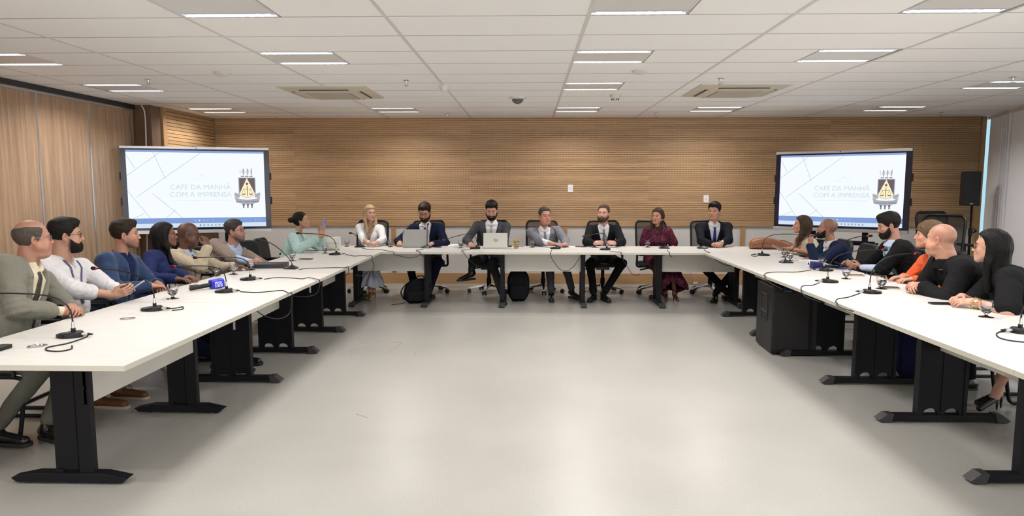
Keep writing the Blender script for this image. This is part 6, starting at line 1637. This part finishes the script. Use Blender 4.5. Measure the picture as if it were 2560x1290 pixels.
add(label='woman with black bun in mint blouse, leaning on the table and filming with a phone', head=hd(753, 552, 9.05), yaw=16, pitch=12, hip=(-3.24, 9.0), chest=2, fem=1, skin=SK(205, 150, 118), hair='bun', hname='blackbun', hcol=BLACKH, hsc=.97,
    hipz=.55, top='blouse', tname='blouse', tmat=cloth('mint_blouse', (.42, .60, .57), .8, .04, 500, 8), sleeve=.86, tg=.016, slg=.012, neckline='collar', vb=.72, vw=.05, res=MID, pmat=P_BLK, shoe=SH_BLK, extras=[],
    hands=[dict(w=np.array(PH7)+(-.06, .05, -.14), elbow=np.array((-2.80, 9.12, .79)), d=(.28, -.15, .95), n=(.45, .85, .1), curl=.7, tc=.4), dict(w=np.array(PH7)+(-.02, -.02, -.14), elbow=np.array(at_y(745, 625, 8.75)), d=(.1, .05, .98), n=(.4, -.9, .1), curl=.7, tc=.4)])
# ---- back row, from the left
hc = bh(929, 9.62)
FW = (0, -1)
add(label='woman with long blonde hair in white jacket and pale skirt, at the back table', head=hd(925, 533, 10.08), yaw=-52, pitch=2, hip=(-2.40, 10.22), chest=-88, fem=1, skin=SK(214, 160, 138), hair='long', hlen=.36, cl=1, cr=1.0, fwd=.06, hwave=.012, hname='blonde', hcol=(.40, .28, .15), brow=(.18, .12, .07), lip=SK(170, 70, 66), hsc=.95,
    top='jacket', tname='jacket', tmat=cloth('white_jacket', (.70, .70, .72), .5, .03, 500, 9), sleeve=.90, tg=.016, neckline='vneck', vb=.50, vw=.08, chestskin=1, res=FAR,
    skirt=.20, smat=cloth('pale_skirt', (.45, .48, .56), .5, .05, 300, 6), flare=.17, barelegs=1, shoe=SH_GOLD, heels=1,
    hands=clasp(hc, FW, .06, .07), legs=[dict(knee=(-2.28, 9.78, .48), ankle=(-2.24, 9.50, .15), toe=(-2.21, 9.36, .04)), dict(knee=(-2.46, 9.78, .48), ankle=(-2.20, 9.56, .14), toe=(-2.27, 9.42, .04))])
add(label='bearded man with glasses in navy suit and dark red tie, looking down at grey laptop', hsc=1.04, head=hd(1062, 530, 10.02), yaw=-98, pitch=-24, down=1, hip=(-1.50, 10.22), chest=-90, skin=SK(208, 152, 128), hair='short', hname='darkbrown', hcol=(.026, .017, .012), hth=.021, quiff=1, beard=1, bth=.010, w=1.05,
    top='suit', jname='navy', jcol=(.010, .014, .035), sname='white', scol=(.72, .72, .74), tcol=(.14, .008, .014), vb=.28, vw=.09, res=FAR, pmat=P_NAVY, shoe=SH_BLK, glasses=dict(mat=M_PLA, size=(.024, .016)),
    hands=[dict(w=bh(1080)+(0, .03, 0), d=(-.35, -1, -.12), n=(0, 0, 1), curl=.4), dict(w=bh(998)+(0, .05, .01), d=(.1, -1, -.2), n=(0, 0, 1), curl=.45)],
    legs=[dict(knee=(-1.30, 9.75, .52), ankle=(-1.42, 9.60, .10)), dict(knee=(-1.72, 9.75, .52), ankle=(-1.62, 9.62, .10))])
add(label='bearded man in dark grey suit and pale tie, typing on the silver laptop', hsc=1.06, head=hd(1229, 525, 10.02), yaw=-90, pitch=-20, down=1, hip=(-.56, 10.22), chest=-92, skin=SK(206, 150, 124), hair='short', hname='black', hcol=BLACKH, hth=.017, beard=1, bth=.009, w=1.16, dsc=1.05, nk=1.1,
    top='suit', jname='charcoal', jcol=(.062, .064, .074), sname='white', scol=(.72, .72, .74), tcol=(.42, .38, .44), vb=.28, vw=.095, res=FAR, pmat=cloth('trousers_charcoal', (.03, .031, .036), .5), shoe=SH_BLK,
    hands=[dict(w=bh(1222, 9.78, .80), d=(-.25, -1, -.2), n=(0, 0, 1), curl=.5), dict(w=bh(1177, 9.70), d=(.10, -1, -.2), n=(0, 0, 1), curl=.4)],
    legs=[dict(knee=(-.52, 9.70, .50), ankle=(-.36, 9.36, .10), toe=(-.33, 9.16, .05)), dict(knee=(-.80, 9.72, .53), ankle=(-.80, 9.48, .42), toe=(-.93, 9.36, .34))], tilt=1)
hc = bh(1396, 9.60)
add(label='older man with combed-back grey hair in grey suit and striped navy tie', hsc=1.03, head=hd(1362, 540, 10.05), yaw=-66, pitch=0, hip=(.24, 10.24), chest=-82, skin=SK(206, 140, 114), hair='recede', hname='greydark', hcol=(.055, .05, .05), hth=.013, w=1.08, dsc=1.08, fat=.004, belly=.02,
    top='suit', jname='midgrey', jcol=(.16, .165, .20), sname='white', scol=(.72, .72, .74), tcol=striped('tie_striped', (.02, .035, .11), (.50, .52, .60), 75, .7), vb=.28, vw=.09, sg=.013, res=FAR, pmat=cloth('trousers_grey', (.05, .052, .062), .5), shoe=SH_BLK,
    hands=[dict(w=hc+(.10, .05, 0), d=(-.85, -.5, -.05), n=(.1, -.1, 1), curl=.4), dict(w=hc+(-.10, .04, .012), d=(.9, -.35, -.05), n=(-.1, -.1, 1), curl=.35)],
    legs=[dict(knee=(.52, 9.72, .50), ankle=(.62, 9.72, .13), toe=(.72, 9.52, .05)), dict(knee=(.30, 9.72, .50), ankle=(.32, 9.56, .10), toe=(.32, 9.40, .05))])
add(label='man with full brown beard in black suit and grey tie, looking up to the left', hsc=1.03, head=hd(1509, 534, 10.05), yaw=-112, pitch=6, hip=(1.12, 10.24), chest=-92, skin=SK(212, 158, 136), hair='recede', hname='brown', hcol=(.075, .042, .026), hth=.011, beard=1, bth=.012, bname='brownbeard', bcol=(.05, .032, .024), w=1.04,
    top='suit', jname='black1', jcol=(.012, .012, .014), sname='white', scol=(.72, .72, .74), tcol=(.20, .20, .21), vb=.28, vw=.085, res=FAR, pmat=P_BLK, shoe=SH_BLK,
    hands=[dict(w=bh(1536, 9.66, .80), d=(-.8, -.6, .15), n=(.2, -.7, .6), curl=1.1, tc=.7), dict(w=bh(1488, 9.66, .80), d=(.8, -.6, .15), n=(-.2, -.7, .6), curl=1.1, tc=.7)],
    legs=[dict(knee=(1.34, 9.76, .50), ankle=(1.06, 9.55, .10), toe=(1.10, 9.40, .05)), dict(knee=(.88, 9.76, .50), ankle=(.92, 9.55, .10), toe=(.86, 9.40, .05))])
add(label='woman with long dark hair and gold earring in burgundy puff-sleeved dress', head=hd(1644, 541, 10.05), yaw=-126, pitch=2, hip=(1.92, 10.22), chest=-95, fem=1, skin=SK(196, 138, 108), hair='long', hlen=.36, cl=.0, cr=1, fwd=.06, hname='brownlong', hcol=(.035, .02, .012), lip=SK(165, 70, 68), hsc=.95,
    top='dress', w=.94, tname='dress', tmat=patterned('burgundy_brocade', (.060, .012, .024), (.135, .030, .058), 34, .6), sleeve=.42, tg=.010, puff=.022, neckline='high', res=FAR, bare=1,
    skirt=.17, smat=patterned('burgundy_brocade', (.060, .012, .024), (.135, .030, .058), 34, .6), flare=.24, barelegs=1, shoe=SH_BRN, heels=1, extras=[earring(-1, M_GOLD, .011)],
    hands=[dict(w=np.array((1.82, 9.93, .64))+(.24, 0, 0), elbow=np.array((2.15, 10.12, .74)), d=(-.5, -1, -.1), n=(0, 0, 1), curl=.4), dict(w=np.array((1.82, 9.93, .64)), elbow=np.array((1.70, 10.12, .74)), d=(.5, -1, -.1), n=(0, 0, 1), curl=.4)],
    legs=[dict(knee=(2.06, 9.76, .48), ankle=(2.04, 9.50, .12), toe=(2.06, 9.36, .04)), dict(knee=(1.84, 9.76, .48), ankle=(1.92, 9.50, .12), toe=(1.90, 9.36, .04))])
hc = bh(1796, 9.60)
add(label='man with short black hair in dark suit and bright blue tie, looking left', hsc=1.04, head=hd(1786, 528, 10.05), yaw=-124, pitch=-2, hip=(2.74, 10.24), chest=-94, skin=SK(206, 146, 118), hair='short', quiff=1, hname='black', hcol=BLACKH, hth=.018, w=1.10,
    top='suit', jname='black2', jcol=(.010, .011, .016), sname='white', scol=(.72, .72, .74), tcol=(.018, .045, .26), vb=.26, vw=.085, res=FAR, pmat=P_BLK, shoe=SH_BLK,
    hands=clasp(hc, FW, .06, .07), legs=[dict(knee=(3.02, 9.78, .50), ankle=(2.62, 9.55, .10), toe=(2.56, 9.40, .05)), dict(knee=(2.46, 9.78, .50), ankle=(2.80, 9.52, .10), toe=(2.88, 9.38, .05))])
# ---- right row, farthest first
add(label='woman with wavy brown hair and red lanyard, hand at her mouth, phone in hand', head=hd(2005, 562, 9.05), yaw=160, pitch=4, hip=(3.80, 9.02), chest=178, fem=1, skin=SK(212, 150, 122), hair='long', hlen=.27, cl=1, cr=.0, fwd=.0, hwave=.016, hname='brownwavy', hcol=(.06, .035, .022), hsc=.97, lip=SK(170, 80, 74),
    top='blouse', tname='blouse', tmat=cloth('cream_top', (.60, .54, .42), .6, .04, 400, 9), sleeve=.34, tg=.014, puff=.012, neckline='open', vw=.06, res=MID, pmat=P_BLK, shoe=SH_BLK, bare=1,
    hands=[dict(w=np.array(at_y(1974, 622, 8.85)), elbow=np.array(at_y(2040, 634, 8.75))+(0, 0, -.01), d=(-1, .1, .10), n=(-.2, .3, .9), curl=.45, tc=.4), dict(w=np.array(at_y(1988, 612, 9.10)), elbow=np.array(at_y(1976, 636, 9.15)), d=(.05, 0, 1), n=(-.8, .5, .1), curl=.5, tc=.4)], lanyard=patterned('lanyard_red', (.55, .02, .01), (.8, .45, .3), 90, .1, .5, .52))
add(label='bald man with full black beard in navy suit, fist at his mouth', head=hd(2068, 571, 8.28), yaw=154, pitch=6, hip=(3.85, 8.26), chest=184, skin=SK(190, 130, 104), hair='bald', hname='none', hcol=(.05, .035, .03), scalp=.55, beard=1, bth=.013, bname='blackbeard', bcol=(.012, .009, .008), w=1.10, dsc=1.05,
    top='suit', jname='navy2', jcol=(.014, .022, .055), sname='white', scol=(.72, .72, .74), tcol=None, vb=.30, vw=.085, sg=.014, res=MID, pmat=P_NAVY, shoe=SH_BLK,
    hands=[dict(w=np.array(at_y(2025, 612, 8.10)), elbow=np.array(at_y(2042, 656, 8.02)), d=(-.05, .2, .95), n=(-.9, .1, .1), curl=.95, tc=.5), dict(w=np.array(at_y(2046, 655, 7.92))+(-.02, .25, 0), d=(-1, -.3, 0), n=(0, 0, 1), curl=.4)])
PH3 = at_y(2106, 662, 7.15)
add(label='young man with black beard in black suit and light blue shirt, looking at phone', head=hd(2222, 563, 6.95), yaw=160, pitch=-16, down=1, hip=(3.98, 6.85), chest=176, skin=SK(202, 146, 120), hair='low', hname='black', hcol=BLACKH, hth=.016, quiff=1, beard=1, bth=.011, bname='blackbeard', bcol=(.010, .008, .007), w=1.12, dsc=1.06, stub=.4,
    top='suit', jname='black3', jcol=(.013, .013, .014), sname='lightblue', scol=(.52, .58, .76), tcol=None, vb=.15, vw=.11, sg=.015, res=NEAR*1.1, pmat=P_BLK, shoe=SH_BRN, lanyard=cloth('lanyard_aqua', (.18, .40, .50), .1, .2), extras=[wristband(0, 'wristwatch', M_ALU, .030, .016, .018)],
    hands=[dict(w=np.array(PH3)+(.15, -.07, -.02), d=(-1, .2, .25), n=(.1, -.75, -.6), curl=.5, tc=.2), dict(w=np.array(PH3)+(.13, .09, .0), d=(-1, -.3, .15), n=(0, .7, .6), curl=.5, tc=.2)])
add(label='woman with short tousled light brown hair in bright orange blouse', head=hd(2322, 588, 6.22), yaw=152, pitch=2, hip=(3.88, 6.18), chest=182, fem=1, skin=SK(224, 160, 130), hair='pixie', hname='lightbrown', hcol=(.125, .08, .045), brow=(.2, .12, .08), bst=.5, lip=SK(190, 90, 84),
    top='blouse', tname='blouse', tmat=cloth('orange_blouse', (.80, .13, .035), .7, .05, 400, 8), sleeve=.97, tg=.016, neckline='open', vb=.62, vw=.07, chestskin=1, w=1.08, res=MID, pmat=P_BLK, shoe=SH_BLK, extras=[earring(1, M_GOLD, .012)],
    hands=[flat((3.42, 6.10, .78), (-1, 0, -.05), curl=.4), flat((3.42, 6.26, .78), (-1, 0, -.05), curl=.4)])
hc = np.array(tp(2272, 716, .055))
add(label='heavy bald man in black jacket and black shirt with clasped hands on table', head=hd(2351, 598, 5.55), yaw=127, pitch=2, hip=(3.90, 5.42), chest=172, skin=SK(218, 156, 128), hair='bald', hname='none', hcol=(.06, .04, .03), scalp=.28, fat=.010, fw=1.08, nk=1.32, w=1.22, dsc=1.2, belly=.06, armk=1.15, hsc=1.02,
    top='suit', jname='black4', jcol=(.012, .012, .013), sname='blackshirt', scol=(.010, .010, .012), tcol=None, vb=.2, vw=.10, sg=.02, res=NEAR, pmat=P_BLK, shoe=SH_BLK,
    hands=clasp(hc, (-1, .12), .045, .075))
hc = np.array(tp(2385, 752, .045))
add(label='woman with long straight black hair and sunglasses in black short-sleeved top', head=hd(2477, 617, 5.0), yaw=134, pitch=2, hip=(3.86, 4.72), chest=160, fem=1, skin=SK(222, 164, 138), hair='long', hlen=.36, hwave=.002, cl=.85, cr=.85, fwd=-.05, fy=-.016, hname='blacklong', hcol=(.006, .0055, .0055), hrough=.35,
    top='tee', tname='top', tmat=cloth('black_top', (.012, .012, .013), .6, .06, 400, 7), sleeve=.42, tg=.018, slg=.010, neckline='round', w=1.22, dsc=1.15, armk=1.25, res=NEAR, bare=1, skirt=.42, smat=P_BLK, flare=.13, barelegs=1, shoe=SH_BLK, heels=1, legs=[dict(knee=(3.46, 4.80, .50), ankle=(3.34, 4.84, .13), toe=(3.21, 4.80, .03)), dict(knee=(3.48, 4.95, .50), ankle=(3.40, 4.90, .13), toe=(3.28, 4.93, .03))],
    glasses=dict(mat=M_GOLD, size=(.027, .021), lens=M_LENSD), extras=[earring(1, M_GOLD, .007)],
    hands=[dict(w=hc+(.10, -.05, 0), d=(-.95, .25, 0), n=(.1, -.5, .8), curl=.6, tc=.5), dict(w=hc+(.12, .11, .01), d=(-.9, -.45, 0), n=(-.1, .3, .9), curl=.5, tc=.4)])
INFO = []
import time as _t
for D in CAST:
    if ONLY and not any(k in D['label'] for k in ONLY): INFO.append(None); continue
    t0 = _t.time(); INFO.append(person(D)); print('person', D['label'][:40], round(_t.time()-t0, 1), flush=True)
# ---- things in hands
def held_phone(center, xaxis, normal, m, label):
    x = nrm(xaxis); n = nrm(np.array(normal)-x*(np.array(normal) @ x)); y = np.cross(n, x)
    t = empty('mobile_phone', (0, 0, 0), 0, label, 'phone')
    M = Matrix([[x[0], y[0], n[0], center[0]], [x[1], y[1], n[1], center[1]], [x[2], y[2], n[2], center[2]], [0, 0, 0, 1]]); t.matrix_world = M
    MB().rbox((-.078, -.037, -.0045), (.078, .037, .0045), .01).build('case', m, t, bevel=.0015)
    MB().box((-.074, -.034, .0045), (.074, .034, .005)).build('phone_screen', M_SCR, t)
    lm = MB()
    for k in range(3): lm.cyl((.055-.02*k, .02, -.0065), (.055-.02*k, .02, -.0045), .006, n=12)
    lm.build('camera_lens', M_PLA, t); return t
held_phone(PH2, (.80, .1, .55), (-.5, -.1, .8), mat('phone_silver', (.42, .42, .46), .3, .4), 'silver phone held by the man in white shirt')
held_phone(PH7, (0.05, 0, 1), (-1, .2, 0), mat('phone_lilac', (.30, .26, .50), .3), 'lilac phone held upright by the woman in mint blouse')
held_phone(PH3, (-.95, .1, .35), (.3, -.1, .9), M_PLA, 'dark phone held by the young man in black suit')
held_phone(at_y(1946, 620, 8.82), (-.9, .1, .4), (.4, -.4, .8), mat('phone_rose', (.55, .36, .30), .35), 'rose phone held by the woman with the red lanyard')
if INFO[-1]:
    I = INFO[-1]; W = I['wr'][0]; d = nrm(I['el'][0]-W); c = W+d*.03
    bm_ = MB(); u = np.cross(d, (0, 0, 1)); u = nrm(u); v = np.cross(u, d)
    for k in range(7):
        a = 2*PI*k/7; pts = []
        for j in range(13):
            b_ = 2*PI*j/12; aa = a+.42*math.cos(b_); r = .037; q = c+d*(.022*math.sin(b_))+u*r*math.cos(aa)+v*r*math.sin(aa)-I['base']; pts.append(tuple(q))
        bm_.tube(pts, .0022, 6, caps=False)
    for e in (-.022, .022): bm_.tube([tuple(c+d*e+u*.037*math.cos(2*PI*j/24)+v*.037*math.sin(2*PI*j/24)-I['base']) for j in range(25)], .002, 6, caps=False)
    bm_.build('bracelet', M_GOLD, I['o'], smooth=True)
# ------------------------------------------------------------------ output look
SC.view_settings.view_transform = 'Standard'; SC.view_settings.look = 'None'
SC.view_settings.exposure = EXPO; SC.view_settings.gamma = 1.0
try: SC.view_settings.use_curve_mapping = False
except Exception: pass
cy = SC.cycles
cy.max_bounces = 6; cy.diffuse_bounces = 3; cy.glossy_bounces = 2; cy.transmission_bounces = 6; cy.use_adaptive_sampling = True; cy.adaptive_threshold = .08; cy.adaptive_min_samples = 12; cy.transparent_max_bounces = 8
cy.use_denoising = True; cy.sample_clamp_indirect = 6; cy.caustics_reflective = False; cy.caustics_refractive = False
try: cy.denoiser = 'OPENIMAGEDENOISE'
except Exception: pass

if ZOOM:
    x0, y0, x1, y1 = ZOOM; cam.lens *= 2560/(x1-x0); cam.shift_x = ((x0+x1)/2-1280)/(x1-x0); cam.shift_y = -((y0+y1)/2-645)/(x1-x0)
